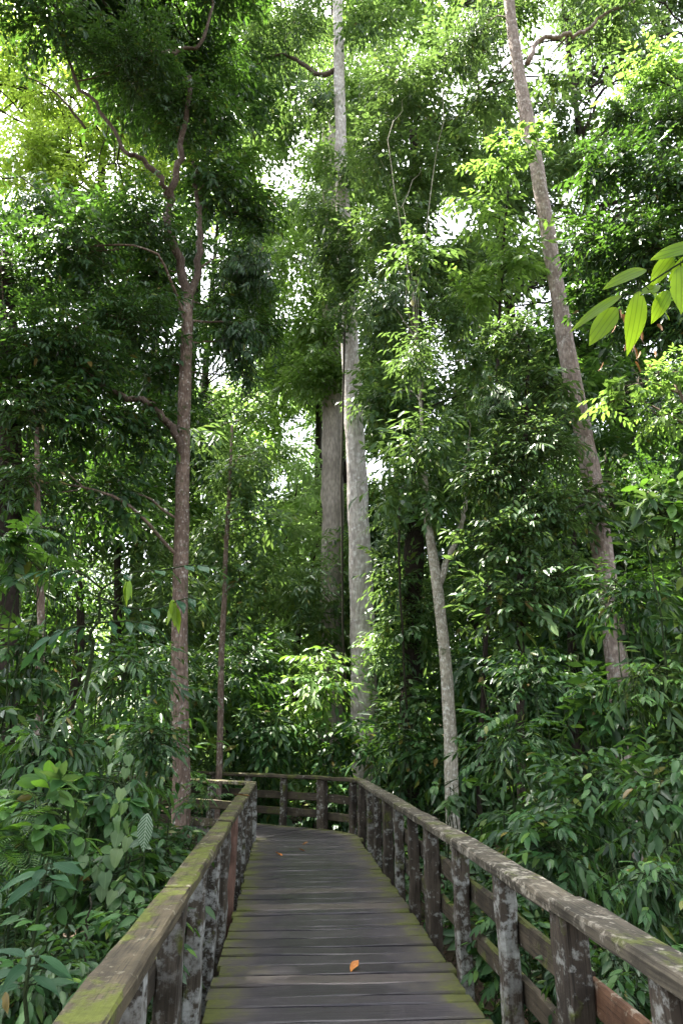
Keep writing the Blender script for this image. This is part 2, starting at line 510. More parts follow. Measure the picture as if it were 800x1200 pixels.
def ground_mat():
    m = NT('forest_floor')
    tc = m.nt.nodes.new('ShaderNodeTexCoord')
    v = tc.outputs['Object']
    a = m.noise(v, 0.9, 6, 0.6)
    b = m.noise(v, 14.0, 5, 0.7)
    c = m.voro(v, 16.0, 1)
    sp = m.nt.nodes.new('ShaderNodeSeparateColor')
    m.nt.links.new(c, sp.inputs[0])
    col = m.mix(m.ramp(b, [(0.3, 0.0), (0.7, 1.0)]), (0.014, 0.010, 0.007), (0.04, 0.028, 0.018))
    col = m.mix(m.math('MULTIPLY', sp.outputs[0], 0.35), col, (0.06, 0.038, 0.022))
    col = m.mix(m.ramp(a, [(0.5, 0.0), (0.7, 0.5)]), col, (0.02, 0.035, 0.01))
    return m.out(m.principled(col, 0.95, 0.2, m.math('ADD', b, sp.outputs[0]), 0.8, 0.04))


M['ground'] = ground_mat()

# ------------------------------------------------------------------ ground
def build_ground():
    ax = np.concatenate([-np.geomspace(420, 14, 26), np.linspace(-13, 13, 53), np.geomspace(14, 420, 26)])
    ay = np.concatenate([-np.geomspace(400, 8, 18), np.linspace(-7, 24, 63), np.geomspace(25, 420, 30)])
    X, Y = np.meshgrid(ax, ay)
    Z = ground_z(X, Y)
    nx, ny = len(ax), len(ay)
    i = np.arange(ny - 1)[:, None] * nx
    j = np.arange(nx - 1)[None, :]
    q = np.stack([i + j, i + j + 1, i + nx + j + 1, i + nx + j], -1).reshape(-1, 4)
    mb = MB()
    mb.add(np.stack([X, Y, Z], -1).reshape(-1, 3), q.ravel(), np.full(len(q), 4))
    o = mb.build('ground', M['ground'])
    tag(o, 'dark leaf littered forest floor under the trees', None, None, 'structure')


build_ground()

# ------------------------------------------------------------------ boardwalk
rng_b = np.random.default_rng(7)


def timber_mesh(name, size, axis, mat, seed, seg=7, bevel=0.012, jit=0.004, top_bow=0.0):
    """a worn board or post: bevelled section, slight waviness; centred, long axis = axis"""
    r = np.random.default_rng(seed)
    L = size[axis]
    oth = [k for k in range(3) if k != axis]
    a, b = size[oth[0]] / 2, size[oth[1]] / 2
    c = bevel
    sec = np.array([(a - c, -b), (a, -b + c), (a, b - c), (a - c, b), (-a + c, b), (-a, b - c), (-a, -b + c), (-a + c, -b)])
    if axis == 1:
        sec = sec[::-1]
    V = np.zeros((seg + 1, 8, 3))
    ph = r.uniform(0, 6.28, 4)
    for i in range(seg + 1):
        t = i / seg
        s = sec * (1 + r.normal(0, jit * 2, sec.shape)) + r.normal(0, jit, sec.shape)
        s = s + np.array((math.sin(t * 5 + ph[0]), math.sin(t * 4 + ph[1]))) * jit * 0.8
        if i in (0, seg):
            s = s * 0.965
        V[i][:, oth[0]] = s[:, 0]
        V[i][:, oth[1]] = s[:, 1]
        V[i][:, axis] = (t - 0.5) * L + (r.normal(0, jit, 8) if i in (0, seg) else 0)
    i = np.arange(seg)[:, None] * 8
    j = np.arange(8)[None, :]
    j2 = (j + 1) % 8
    q = np.stack([i + j, i + j2, i + 8 + j2, i + 8 + j], -1).reshape(-1, 4)
    loops = list(q.ravel()) + list(range(7, -1, -1)) + list(range(seg * 8, seg * 8 + 8))
    mb = MB()
    mb.add(V.reshape(-1, 3), loops, [4] * len(q) + [8, 8])
    return mb.mesh(name, mat, smooth=False)


# path of the deck: straight leg, then a bend to the left
HEAD = np.array((-0.0778, 0.997, 0))
ORG = np.array((0.41, 0.0, 0))
RIGHT = np.array((0.997, 0.0778, 0))


def deck_xy(s, t):
    return ORG + HEAD * s + RIGHT * t


deck = empty('boardwalk', (0.41, 0, 0), 'dark plank boardwalk running ahead and bending left among the trees', None, None, 'structure')


def rot_frame(xdir, loc):
    x = unit(xdir)
    z = np.array((0, 0, 1.0))
    y = np.cross(z, x)
    y = unit(y)
    z = np.cross(x, y)
    m = Matrix.Identity(4)
    for k in range(3):
        m[k][0], m[k][1], m[k][2], m[k][3] = x[k], y[k], z[k], loc[k]
    return m


HALF = 0.87
plank_w = [0.21, 0.185, 0.235, 0.14, 0.20, 0.085]
plank_me = [timber_mesh('plank', (2 * HALF, w, 0.04), 0, M['deck'], 40 + i, 6, 0.007, 0.0022) for i, w in enumerate(plank_w)]
dloc = np.array((0.41, 0, 0))
s = -2.0
k = 0
order = [0, 1, 2, 0, 3, 1, 0, 2, 4, 1, 5, 0, 2, 3]
BEND = 12.55
while s < BEND:
    v = order[int(rng_b.integers(0, len(order)))]
    w = plank_w[v]
    c = deck_xy(s + w / 2, rng_b.normal(0, 0.012)) - dloc
    ang = rng_b.normal(0, 0.004)
    xd = RIGHT * math.cos(ang) + HEAD * math.sin(ang)
    c[2] = -0.02 + rng_b.normal(0, 0.003)
    mt = rot_frame(xd + np.array((0, 0, rng_b.normal(0, 0.003))), c)
    if rng_b.random() < 0.5:
        mt = mt @ Matrix.Rotation(math.pi, 4, 'Z')
    link('plank', plank_me[v], deck, mt)
    s += w + rng_b.choice([0.014, 0.018, 0.024, 0.032])
# fan of planks in the bend, pivoting on the inner corner, then the second leg
PIV = deck_xy(BEND, -HALF - 0.05)
TURN = R(50)
fan_n = 10


def wedge(name, a0, a1, seed):
    def dirv(a): return RIGHT * math.cos(a) + HEAD * math.sin(a)
    d0, d1 = dirv(a0), dirv(a1)
    r1 = 2 * HALF + 0.12
    mid = unit(d0 + d1)
    g0, g1 = d0 * r1, d1 * r1
    n0 = np.cross((0, 0, 1.0), d0) * 0.004
    n1 = -np.cross((0, 0, 1.0), d1) * 0.004
    top = [d0 * 0.02 + n0, g0 + n0, g1 + n1, d1 * 0.02 + n1]
    v = [p + np.array((0, 0, 0.0)) for p in top] + [p - np.array((0, 0, 0.04)) for p in top]
    cen = mid * (HALF + 0.05)
    # local frame with x along the plank so that grain and mossy ends follow it
    mt = rot_frame(mid, (0, 0, 0))
    inv = np.array(mt.to_3x3().inverted())
    v = [inv @ (p - cen) for p in v]
    mb = MB()
    mb.add(v, [0, 1, 2, 3, 7, 6, 5, 4, 0, 4, 5, 1, 1, 5, 6, 2, 2, 6, 7, 3, 3, 7, 4, 0], [4] * 6)
    me = mb.mesh('plank', M['deck'], smooth=False)
    loc = PIV + cen - dloc
    loc[2] = -0.002 * (seed % 3)
    return link('plank', me, deck, rot_frame(mid, loc))


for i in range(fan_n):
    wedge('plank', TURN * i / fan_n, TURN * (i + 1) / fan_n, i)
H2 = np.array((math.cos(TURN) * HEAD[0] - math.sin(TURN) * HEAD[1], math.sin(TURN) * HEAD[0] + math.cos(TURN) * HEAD[1], 0))
R2 = np.array((H2[1], -H2[0], 0))
ORG2 = PIV + R2 * (HALF + 0.05)
s = 0.004
while s < 9:
    v = order[int(rng_b.integers(0, len(order)))]
    w = plank_w[v]
    c = ORG2 + H2 * (s + w / 2) - dloc
    c[2] = -0.02 + rng_b.normal(0, 0.003)
    link('plank', plank_me[v], deck, rot_frame(R2, c))
    s += w + 0.01
# bearers under the deck
for t in (-0.7, 0.7):
    link('bearer', timber_mesh('bearer', (BEND + 2.0, 0.12, 0.18), 0, M['rail'], 5), deck, rot_frame(HEAD, deck_xy((BEND - 2.0) / 2, t) - dloc + np.array((0, 0, -0.135))))
    link('bearer', timber_mesh('bearer', (9.0, 0.12, 0.18), 0, M['rail'], 6), deck, rot_frame(H2, ORG2 + H2 * 4.5 + R2 * t - dloc + np.array((0, 0, -0.135))))
stilt_me = timber_mesh('stilt', (0.16, 0.16, 1.3), 2, M['post'], 9)
for sv in (0.3, 3.6, 6.85, 9.7, 12.3):
    for t in (-0.55, 0.55):
        link('stilt', stilt_me, deck, Matrix.Translation(Vector(tuple(deck_xy(sv, t) - dloc + np.array((0, 0, -0.88))))))

for sv in (1.2, 3.8, 6.4):
    for t in (-0.55, 0.55):
        link('stilt', stilt_me, deck, Matrix.Translation(Vector(tuple(ORG2 + H2 * sv + R2 * t - dloc + np.array((0, 0, -0.88))))))

# ---- railings
CAP = 0.915       # top of the handrail
PW, PT = 0.13, 0.10
thin_me = {}
for key in ('post', 'post_left', 'post_red'):
    thin_me[key] = [timber_mesh('post', (0.105, 0.125, 1.12), 2, M[key], 60 + i, 7, 0.012, 0.004) for i in range(3)]
wide_me = {}
for key in ('post', 'post_left'):
    wide_me[key] = [timber_mesh('post', (0.12, 0.19, 1.12), 2, M[key], 70 + i, 7, 0.014, 0.005) for i in range(2)]


def rail_board(root, p0, p1, size, mat, seed, name, over=0.0):
    p0, p1 = np.asarray(p0), np.asarray(p1)
    d = p1 - p0
    L = np.linalg.norm(d) + over
    me = timber_mesh(name, (L, size[0], size[1]), 0, mat, seed, max(4, int(L * 4)), 0.012, 0.0035)
    base = np.array(root.location)
    return link(name, me, root, rot_frame(d, (p0 + p1) / 2 - base))


def railing(root, pts, wides, side, post_key, cap_mat, caps, reds=(), lower=True, hor_out=None):
    """pts: post centres on the deck edge; side: +1 rails run outside to the right of travel"""
    base = np.array(root.location)
    n = len(pts)
    for i, p in enumerate(pts):
        d = unit(pts[min(i + 1, n - 1)] - pts[max(i - 1, 0)])
        if i in wides: me = wide_me[post_key][i % 2]
        elif i in reds: me = thin_me['post_red'][i % 3]
        else: me = thin_me[post_key][int(rng_b.integers(0, 3))]
        hgt = CAP - 0.068
        loc = p - base + np.array((0, 0, hgt - 0.56))
        x = np.array((d[1], -d[0], 0))
        mt = rot_frame(x + np.array((0, 0, rng_b.normal(0, 0.006))), loc)
        if rng_b.random() < 0.5: mt = mt @ Matrix.Rotation(math.pi, 4, 'Z')
        link('post', me, root, mt)
    # handrail pieces butt over the wide posts
    for a, b, m in caps:
        p0, p1 = pts[a].copy(), pts[b].copy()
        p0[2] = p1[2] = CAP - 0.034 + rng_b.normal(0, 0.003)
        g = unit(p1 - p0) * 0.006
        ext0 = unit(p1 - p0) * (0.0)
        rail_board(root, p0 + g - ext0, p1 - g, (0.15 if side < 0 else 0.175, 0.066), m or cap_mat, 100 + a * 3 + int(side), 'handrail')
    if lower:
        for a, b, m in caps:
            for h, hh in ((0.53, 0.145), (0.22, 0.14)):
                for i in range(a, b):
                    pass
                p0, p1 = pts[a].copy(), pts[b].copy()
                d = unit(p1 - p0)
                out = np.array((d[1], -d[0], 0)) * side * 0.085
                p0 = p0 + out + d * 0.006
                p1 = p1 + out - d * 0.006
                p0[2] = p1[2] = h + rng_b.normal(0, 0.008)
                mm = M['rail']
                if hor_out and (a, h) in hor_out: mm = M['rail_red']
                rail_board(root, p0, p1, (0.045, hh), mm, 200 + a * 5 + int(h * 10), 'rail')


OUTR = HALF + 0.075
rs = [-1.0, -0.1, 0.8, 1.75, 2.7, 3.62, 4.62, 5.75, 6.85, 7.8, 8.75, 9.65, 10.7, 11.6, 12.85]
rpts = [deck_xy(v, OUTR) for v in rs]
corner = rpts[-1]
far_dir = [unit((-0.62, 0.80, 0)), unit((-0.70, 0.70, 0)), unit((-0.82, 0.57, 0))]
fp = corner.copy()
outer_end = PIV + R2 * (2 * HALF + 0.18)
mid1 = deck_xy(BEND, -HALF - 0.05) + unit(np.array((math.cos(TURN / 2) * RIGHT[0] - math.sin(TURN / 2) * RIGHT[1], math.sin(TURN / 2) * RIGHT[0] + math.cos(TURN / 2) * RIGHT[1], 0))) * (2 * HALF + 0.2)
for tt in (0.98,):
    rpts.append(mid1)
q0 = outer_end
for v in (0.0, 0.95, 1.9, 2.85, 3.8, 4.75, 5.7, 6.65, 7.6):
    rpts.append(q0 + H2 * v)
right_rail = empty('railing', rpts[0], 'mossy grey timber railing with lichen spotted posts, right of the deck and round the bend', 'railing')
caps_r = [(0, 2, None), (2, 5, None), (5, 8, None), (8, 11, None), (11, 14, None), (14, 15, M['rail']), (15, 16, M['rail']), (16, 19, M['rail']), (19, 22, M['rail']), (22, 24, M['rail'])]
railing(right_rail, rpts, {2, 5, 8, 11, 14, 16, 19, 22}, 1, 'post', M['cap_right'], caps_r, reds={}, hor_out={(2, 0.53)})

ls = [-1.0, 0.0, 1.0, 2.0, 3.0, 4.0, 5.0, 5.95, 6.85, 8.0, 9.0, 9.95, 11.0, 11.8, 12.5]
lpts = [deck_xy(v, -OUTR) for v in ls]
for v in (0.95, 1.9, 2.85, 3.8, 4.75, 5.7, 6.65):
    lpts.append(lpts[14] + H2 * v)
left_rail = empty('railing', lpts[0], 'railing with bright green moss on its handrail, left of the deck', 'railing')
caps_l = [(0, 2, None), (2, 5, None), (5, 8, None), (8, 11, None), (11, 14, None), (14, 17, None), (17, 19, None), (19, 21, None)]
railing(left_rail, lpts, {2, 5, 8, 11, 14, 17, 20}, -1, 'post_left', M['cap_left'], caps_l, reds={9})

# ------------------------------------------------------------------ leaves
def prof(kind, t):
    t = np.asarray(t, float)
    if kind == 'ellip':   # elliptical with a drip tip
        return np.sin(np.pi * np.clip(t, 0, 1) ** 0.85) ** 0.85 * (1 - 0.35 * t ** 6)
    if kind == 'lance':
        return np.sin(np.pi * np.clip(t, 0, 1) ** 0.7) ** 1.1
    if kind == 'obov':
        return np.sin(np.pi * np.clip(t, 0, 1) ** 1.3) ** 0.8
    if kind == 'heart':
        return np.where(t < 0.12, 0.55 + 3.2 * t, np.cos((t - 0.12) / 0.88 * np.pi / 2) ** 0.75 * 0.98)
    return np.sin(np.pi * t)


def leaf_geo(L, W, kind='ellip', lod=1, droop=0.2, fold=0.25, twist=0.0):
    """leaf along +X from the origin, upper face +Z"""
    if lod == 0:
        v = [(0, 0, 0), (0.48 * L, -W / 2, fold * W / 2 - droop * L * 0.2), (L, 0, -droop * L), (0.42 * L, W / 2, fold * W / 2 - droop * L * 0.2)]
        return np.array(v), [0, 1, 2, 0, 2, 3], [3, 3], np.array([(0, .5), (.5, 0), (1, .5), (.5, 1)])
    if lod == 1:
        def z(t): return -droop * L * t * t
        v = [(0, 0, 0), (.3 * L, -W * .47, fold * W * .47 + z(.3)), (.66 * L, -W * .40, fold * W * .4 + z(.66)), (L, 0, z(1)), (.66 * L, W * .40, fold * W * .4 + z(.66)), (.3 * L, W * .47, fold * W * .47 + z(.3))]
        return np.array(v), [0, 1, 2, 3, 0, 3, 4, 5], [4, 4], np.array([(0, .5), (.3, .03), (.66, .1), (1, .5), (.66, .9), (.3, .97)])
    ts = [0.1, 0.28, 0.5, 0.72, 0.9] if kind != 'heart' else [0.0, 0.14, 0.36, 0.6, 0.84]
    if lod == 3:
        ts = ([0.04, 0.12, 0.22, 0.34, 0.48, 0.62, 0.76, 0.88, 0.95] if kind != 'heart' else [0.0, 0.05, 0.14, 0.27, 0.42, 0.58, 0.74, 0.88, 0.95])
    w = prof(kind, np.array(ts)) * W / 2
    v, uv = [(0, 0, 0)], [(0, .5)]
    for t, ww in zip(ts, w):
        x, zc = t * L, -droop * L * t * t
        back = -0.16 * W if kind == 'heart' and t < 0.03 else 0
        tw = twist * t
        wav = 0.06 * W * math.sin(t * 9)
        v += [(x + back, -ww, zc + fold * ww - tw * ww + wav), (x, 0, zc), (x + back, ww, zc + fold * ww + tw * ww - wav * 0.6)]
        uv += [(t, .5 - .5 * ww / (W / 2)), (t, .5), (t, .5 + .5 * ww / (W / 2))]
    v.append((L, 0, -droop * L))
    uv.append((1, .5))
    n = len(ts)
    loops, tot = [0, 1, 2, 0, 2, 3], [3, 3]
    for i in range(n - 1):
        a = 1 + 3 * i
        loops += [a, a + 3, a + 4, a + 1, a + 1, a + 4, a + 5, a + 2]
        tot += [4, 4]
    a = 1 + 3 * (n - 1)
    e = len(v) - 1
    loops += [a, e, a + 1, a + 1, e, a + 2]
    tot += [3, 3]
    return np.array(v), loops, tot, np.array(uv)


def frame(d, up, roll=0.0):
    x = unit(d)
    up = np.asarray(up, float)
    y = np.cross(up, x)
    if np.linalg.norm(y) < 1e-3:
        y = np.cross((1.0, 0, 0), x)
    y = unit(y)
    z = np.cross(x, y)
    if roll:
        y, z = y * math.cos(roll) + z * math.sin(roll), z * math.cos(roll) - y * math.sin(roll)
    return np.stack([x, y, z], 1)


def spray_layout(kind, r, L):
    """positions and frames of the leaves of one spray (twig along +X) -> twig points, [(pos, R, size)]"""
    out = []
    if kind == 'distich':
        n = int(r.integers(7, 10))
        T = L * 3.4
        curve = r.uniform(0.1, 0.3)
        tw = np.array([(t * T, 0.05 * T * math.sin(t * 3 + r.uniform(0, 6)) * t, 0.06 * T * t - curve * T * t * t) for t in np.linspace(0, 1, 6)])
        for i in range(n):
            t = 0.12 + 0.86 * i / (n - 1)
            p = np.array([np.interp(t, np.linspace(0, 1, 6), tw[:, k]) for k in range(3)])
            side = 1 if i % 2 else -1
            a = (R(58) - R(30) * t + r.normal(0, .14)) * side if i < n - 1 else r.normal(0, .2)
            d = np.array((math.cos(a), math.sin(a), -0.22 - 0.35 * t + r.normal(0, .16)))
            out.append((p, frame(d, (r.normal(0, .2), r.normal(0, .2), 1)), L * r.uniform(.75, 1.12)))
    elif kind == 'whorl':
        n = int(r.integers(6, 9))
        T = L * 2.0
        tw = np.array([(t * T, 0, -0.08 * T * t * t) for t in np.linspace(0, 1, 4)])
        for i in range(n):
            a = i * 2.4 + r.normal(0, .2)
            t = r.uniform(.6, 1) if i < n - 3 else 1.0
            d = np.array((0.55 + r.normal(0, .2), math.cos(a), math.sin(a) * 0.5 - 0.35))
            out.append((np.array((t * T, 0, -0.08 * T * t * t)), frame(d, (0.2, r.normal(0, .3), 1)), L * r.uniform(.8, 1.15)))
    elif kind == 'hang':      # drooping leaves, hung like tassels
        n = int(r.integers(7, 10))
        T = L * 2.8
        tw = np.array([(t * T, 0, -0.25 * T * t * t) for t in np.linspace(0, 1, 5)])
        for i in range(n):
            t = 0.15 + 0.85 * i / (n - 1)
            side = 1 if i % 2 else -1
            d = np.array((0.45 + r.normal(0, .15), side * 0.4 + r.normal(0, .15), -0.85 + r.normal(0, .2)))
            out.append((np.array((t * T, 0, -0.25 * T * t * t)), frame(d, (0.9, side * .3, 0.5)), L * r.uniform(.8, 1.2)))
    elif kind == 'pinnate':
        n = 7
        T = L * 3.2
        tw = np.array([(t * T, 0, 0.1 * T * t - 0.35 * T * t * t) for t in np.linspace(0, 1, 6)])
        for i in range(n):
            t = 0.2 + 0.75 * i / (n - 1)
            z = 0.1 * T * t - 0.35 * T * t * t
            for side in (-1, 1):
                a = R(64 - 22 * t) * side
                d = np.array((math.cos(a), math.sin(a), -0.3 - 0.25 * t + r.normal(0, .08)))
                out.append((np.array((t * T, 0, z)), frame(d, (0, 0, 1)), L * (1 - 0.3 * abs(t - .55)) * r.uniform(.92, 1.05)))
        out.append((tw[-1], frame((1, 0, -.6), (0, 0, 1)), L * .95))
    elif kind == 'fern':
        n = 15
        T = L * 5.5
        tw = np.array([(t * T, 0, 0.25 * T * t - 0.5 * T * t * t) for t in np.linspace(0, 1, 8)])
        for i in range(n):
            t = 0.08 + 0.9 * i / (n - 1)
            z = 0.25 * T * t - 0.5 * T * t * t
            for side in (-1, 1):
                a = R(78 - 25 * t) * side
                d = np.array((math.cos(a), math.sin(a), -0.12))
                out.append((np.array((t * T, 0, z)), frame(d, (-0.2, 0, 1)), L * 1.25 * (math.sin(math.pi * (0.18 + 0.8 * t)) ** .8 + .12)))
    return tw, out


SHAPE = {'ellip': 0.40, 'lance': 0.27, 'obov': 0.42, 'fern': 0.16}


def spray_template(kind, shape, L, lod, r, stem=True):
    """one MB-like template (v, loops, totals, mats, uv, n_leaves)"""
    tw, lay = spray_layout(kind, r, L)
    V, Lp, T, Mt, UV, n = [], [], [], [], [], 0
    for p, fr, s in lay:
        w = s * SHAPE.get('fern' if kind == 'fern' else shape, .38) * r.uniform(.9, 1.1)
        v, l, t, uv = leaf_geo(s, w, 'lance' if kind == 'fern' else shape, lod, r.uniform(.05, .35), r.uniform(.05, .4))
        V.append(v @ fr.T + p)
        Lp.append(np.array(l) + n)
        T += t
        Mt += [0] * len(t)
        UV.append(uv)
        n += len(v)
    if stem:
        mb = MB()
        tube(mb, tw, [L * .035, L * .012], 3, 1, cap=False)
        V.append(mb.v[0])
        Lp.append(mb.l[0] + n)
        T += list(mb.t[0])
        Mt += [1] * len(mb.t[0])
        UV.append(mb.uv[0])
    return np.concatenate(V), np.concatenate(Lp), np.array(T), np.array(Mt), np.concatenate(UV), len(lay)


TPL = {}


def templates(kind, shape, L, lod, stem=True):
    key = (kind, shape, round(L, 3), lod, stem)
    if key not in TPL:
        r = np.random.default_rng(abs(hash((len(kind), kind[0] == 'd', shape[0] == 'e', int(L * 1000), lod))) % 99991)
        TPL[key] = [spray_template(kind, shape, L, lod, r, stem) for _ in range(5)]
    return TPL[key]


def stamp(mb, tpl, P, D, S, rng, roll=0.35):
    """place sprays (templates tpl) at P, pointing along D, scaled S"""
    P, D, S = np.asarray(P, float), np.asarray(D, float), np.asarray(S, float)
    n = len(P)
    if n == 0:
        return
    x = D / (np.linalg.norm(D, axis=1)[:, None] + 1e-9)
    up = np.stack([rng.normal(0, roll, n), rng.normal(0, roll, n), np.ones(n)], 1)
    y = np.cross(up, x)
    y /= np.linalg.norm(y, axis=1)[:, None] + 1e-9
    z = np.cross(x, y)
    F = np.stack([x, y, z], 2) * S[:, None, None]
    pick = rng.integers(0, len(tpl), n)
    for k, (v, l, t, m, uv, _) in enumerate(tpl):
        idx = np.where(pick == k)[0]
        if not len(idx):
            continue
        W = np.einsum('nij,vj->nvi', F[idx], v) + P[idx][:, None, :]
        nv = len(v)
        loops = (np.asarray(l)[None, :] + (np.arange(len(idx)) * nv)[:, None]).ravel()
        mb.add(W.reshape(-1, 3), loops, np.tile(t, len(idx)), np.tile(m, len(idx)), np.tile(uv, (len(idx), 1)))


def clump_points(c, rad, n, rng, flat=0.35):
    d = rng.normal(0, 1, (n, 3))
    d /= np.linalg.norm(d, axis=1)[:, None]
    u = rng.random(n) ** 0.42
    # lumpy outline
    a = np.arctan2(d[:, 1], d[:, 0])
    ph = rng.uniform(0, 6.28, 3)
    lump = 0.86 + 0.2 * np.sin(3 * a + ph[0]) * np.cos(2.5 * d[:, 2] + ph[1]) + 0.16 * np.sin(7 * a + ph[2] + 4 * d[:, 2])
    P = c + d * (u * lump)[:, None] * np.asarray(rad)
    D = np.stack([d[:, 0] + rng.normal(0, .45, n), d[:, 1] + rng.normal(0, .45, n), d[:, 2] * flat + rng.normal(-.08, .28, n)], 1)
    return P, D


LEAFY = {  # spray kind, leaf shape
    'dist': ('distich', 'ellip'), 'whorl': ('whorl', 'obov'), 'hang': ('hang', 'lance'), 'pin': ('pinnate', 'ellip'), 'lance': ('distich', 'lance'), 'fern': ('fern', 'lance'),
}


def fill_clump(mb, c, rad, kind, L, lod, lai, rng):
    if rng.random() < 0.35 and kind != 'fern':
        kind = ('dist', 'whorl', 'lance', 'hang')[int(rng.integers(0, 4))]
    L = L * (0.78, 0.9, 1.02, 1.2)[int(rng.integers(0, 4))] * (1.17 if lod == 0 else 1.0)
    sk, sh = LEAFY[kind]
    tpl = templates(sk, sh, L, lod, lod > 0)
    per = np.mean([t[5] for t in tpl])
    area = L * L * SHAPE[sh] * 0.62
    n = max(3, int(lai * math.pi * rad[0] * (rad[2] if len(rad) > 2 else rad[0]) / (per * area * 0.6)))
    P, D = clump_points(np.asarray(c, float), rad, n, rng)
    P = P - D / (np.linalg.norm(D, axis=1)[:, None]) * L * 1.4
    stamp(mb, tpl, P, D, rng.uniform(.75, 1.2, n), rng)


def limb(mb, path, r0, r1, rng, sides=6):
    pts = smooth_path(path, max(6, (4 if sides > 5 else 2) * len(path)))
    L = np.linalg.norm(pts[-1] - pts[0])
    jit = rng.normal(0, 1, pts.shape) * L * 0.006
    jit[0] = 0
    jit[-1] = 0
    tube(mb, pts + jit, [r0, r1], sides, 0, 0.05, rng)


M['bark_bough_backlit'] = bark_mat('bark_bough_backlit', (0.09, 0.064, 0.05), (0.19, 0.145, 0.12), (0.4, 0.38, 0.36), 0.4, 1.8)  # darker than the trunks: the boughs' backlit darkness is put into the colour


def tree(name, label, trunk, radii, bark, clumps, leaf, kind='dist', L=0.2, lod=1, lai=2.2, cat='tree', group=None, seed=1, branches=(), sides=14, flare=0, px=True, limbs=True, bough=None):
    """trunk: [(px,py,Y)] measured points from the base up (px=False: world points); clumps: (px,py,Y,rpx,rpy[,leaf kind])"""
    rng = np.random.default_rng(seed)
    T = np.array([at(*p) for p in trunk]) if px else np.array(trunk, float)
    base = T[0].copy()
    base[2] = float(ground_z(base[0], base[1])) - 0.05
    if base[2] < T[0][2] - 0.05:
        T = np.vstack([base, T])
    root = empty(name, base, label, cat, group)
    mb = MB()
    n = max(12, int(np.linalg.norm(T[-1] - T[0]) * 2.0))
    path = smooth_path(T, min(n, 60))
    wig = np.cumsum(rng.normal(0, 0.008, path.shape), axis=0)
    wig[:, 2] = 0
    path = path + wig - wig[0]
    rr_ = np.interp(np.linspace(0, 1, len(path)), np.linspace(0, 1, len(radii)), radii)
    sw = np.convolve(rng.normal(0, 1, len(path) + 4), np.ones(5) / 5, 'valid')
    rr_ = rr_ * (1 + 0.07 * sw)
    tube(mb, path - base, rr_, sides, 0, 0.045, rng, lobes=5 if flare else 0, lobe_amp=flare)
    mb.build('trunk', M[bark], root)
    anchors = [path[int(len(path) * .3):]]
    arad = [np.interp(np.arange(int(len(path) * .3), len(path)) / len(path), np.linspace(0, 1, len(radii)), radii)]
    for br in branches:         # limbs that show in the photograph
        pts = [at(*p) for p in br[0]] if px else br[0]
        sp_ = smooth_path(pts, 16)[4:]
        anchors.append(sp_)
        arad.append(np.linspace(br[1], br[2], 12))
        b = MB()
        limb(b, [p - base for p in pts], br[1], br[2], rng, 8)
        b.build('branch', M[bough or bark], root)
    anchors, arad = np.concatenate(anchors), np.concatenate(arad)
    mb = MB()
    for ci, c in enumerate(clumps):
        cc = at(c[0], c[1], c[2]) if px else np.array(c[:3], float)
        rx = c[3] * 1.22 * c[2] / 800.0 if px else c[3]
        rz = c[4] * 1.22 * c[2] / 800.0 if px else c[4]
        rad = (rx, (rx + rz) / 2, rz)
        kd = c[5] if len(c) > 5 else kind
        fill_clump(mb, cc - base, rad, kd, L, lod, lai, rng)
        if limbs:
            # a limb from the trunk into the clump, forking inside it
            hd = np.hypot(anchors[:, 0] - cc[0], anchors[:, 1] - cc[1])
            i = int(np.argmin(hd + 1.2 * np.abs(anchors[:, 2] - (cc[2] - 0.4 * hd))))
            s0 = anchors[i]
            dist = np.linalg.norm(cc - s0)
            mid = (s0 + cc) / 2 + np.array((0, 0, 0.12 * dist)) + rng.normal(0, .10, 3) * dist
            r0 = min(0.010 + 0.009 * dist, 0.5 * arad[i], 0.05 if lod == 0 and cc[1] < 22 else 1.0)
            b = MB()
            limb(b, [s0 - base, mid - base, cc - base], r0, r0 * .45, rng)
            for _ in range(5 if lod else 2):
                d = unit(rng.normal(0, 1, 3)) * np.array(rad) * .75
                st = mid + (cc - mid) * rng.uniform(.3, 1)
                limb(b, [st - base, (st + cc + d) / 2 - base + np.array((0, 0, .05 * rx)), cc + d - base], r0 * .4, r0 * .12, rng, 4)
            b.build('branch', M[bark], root)
    if clumps:
        mb.build('crown', [M[leaf], M['twig']], root)
    return root


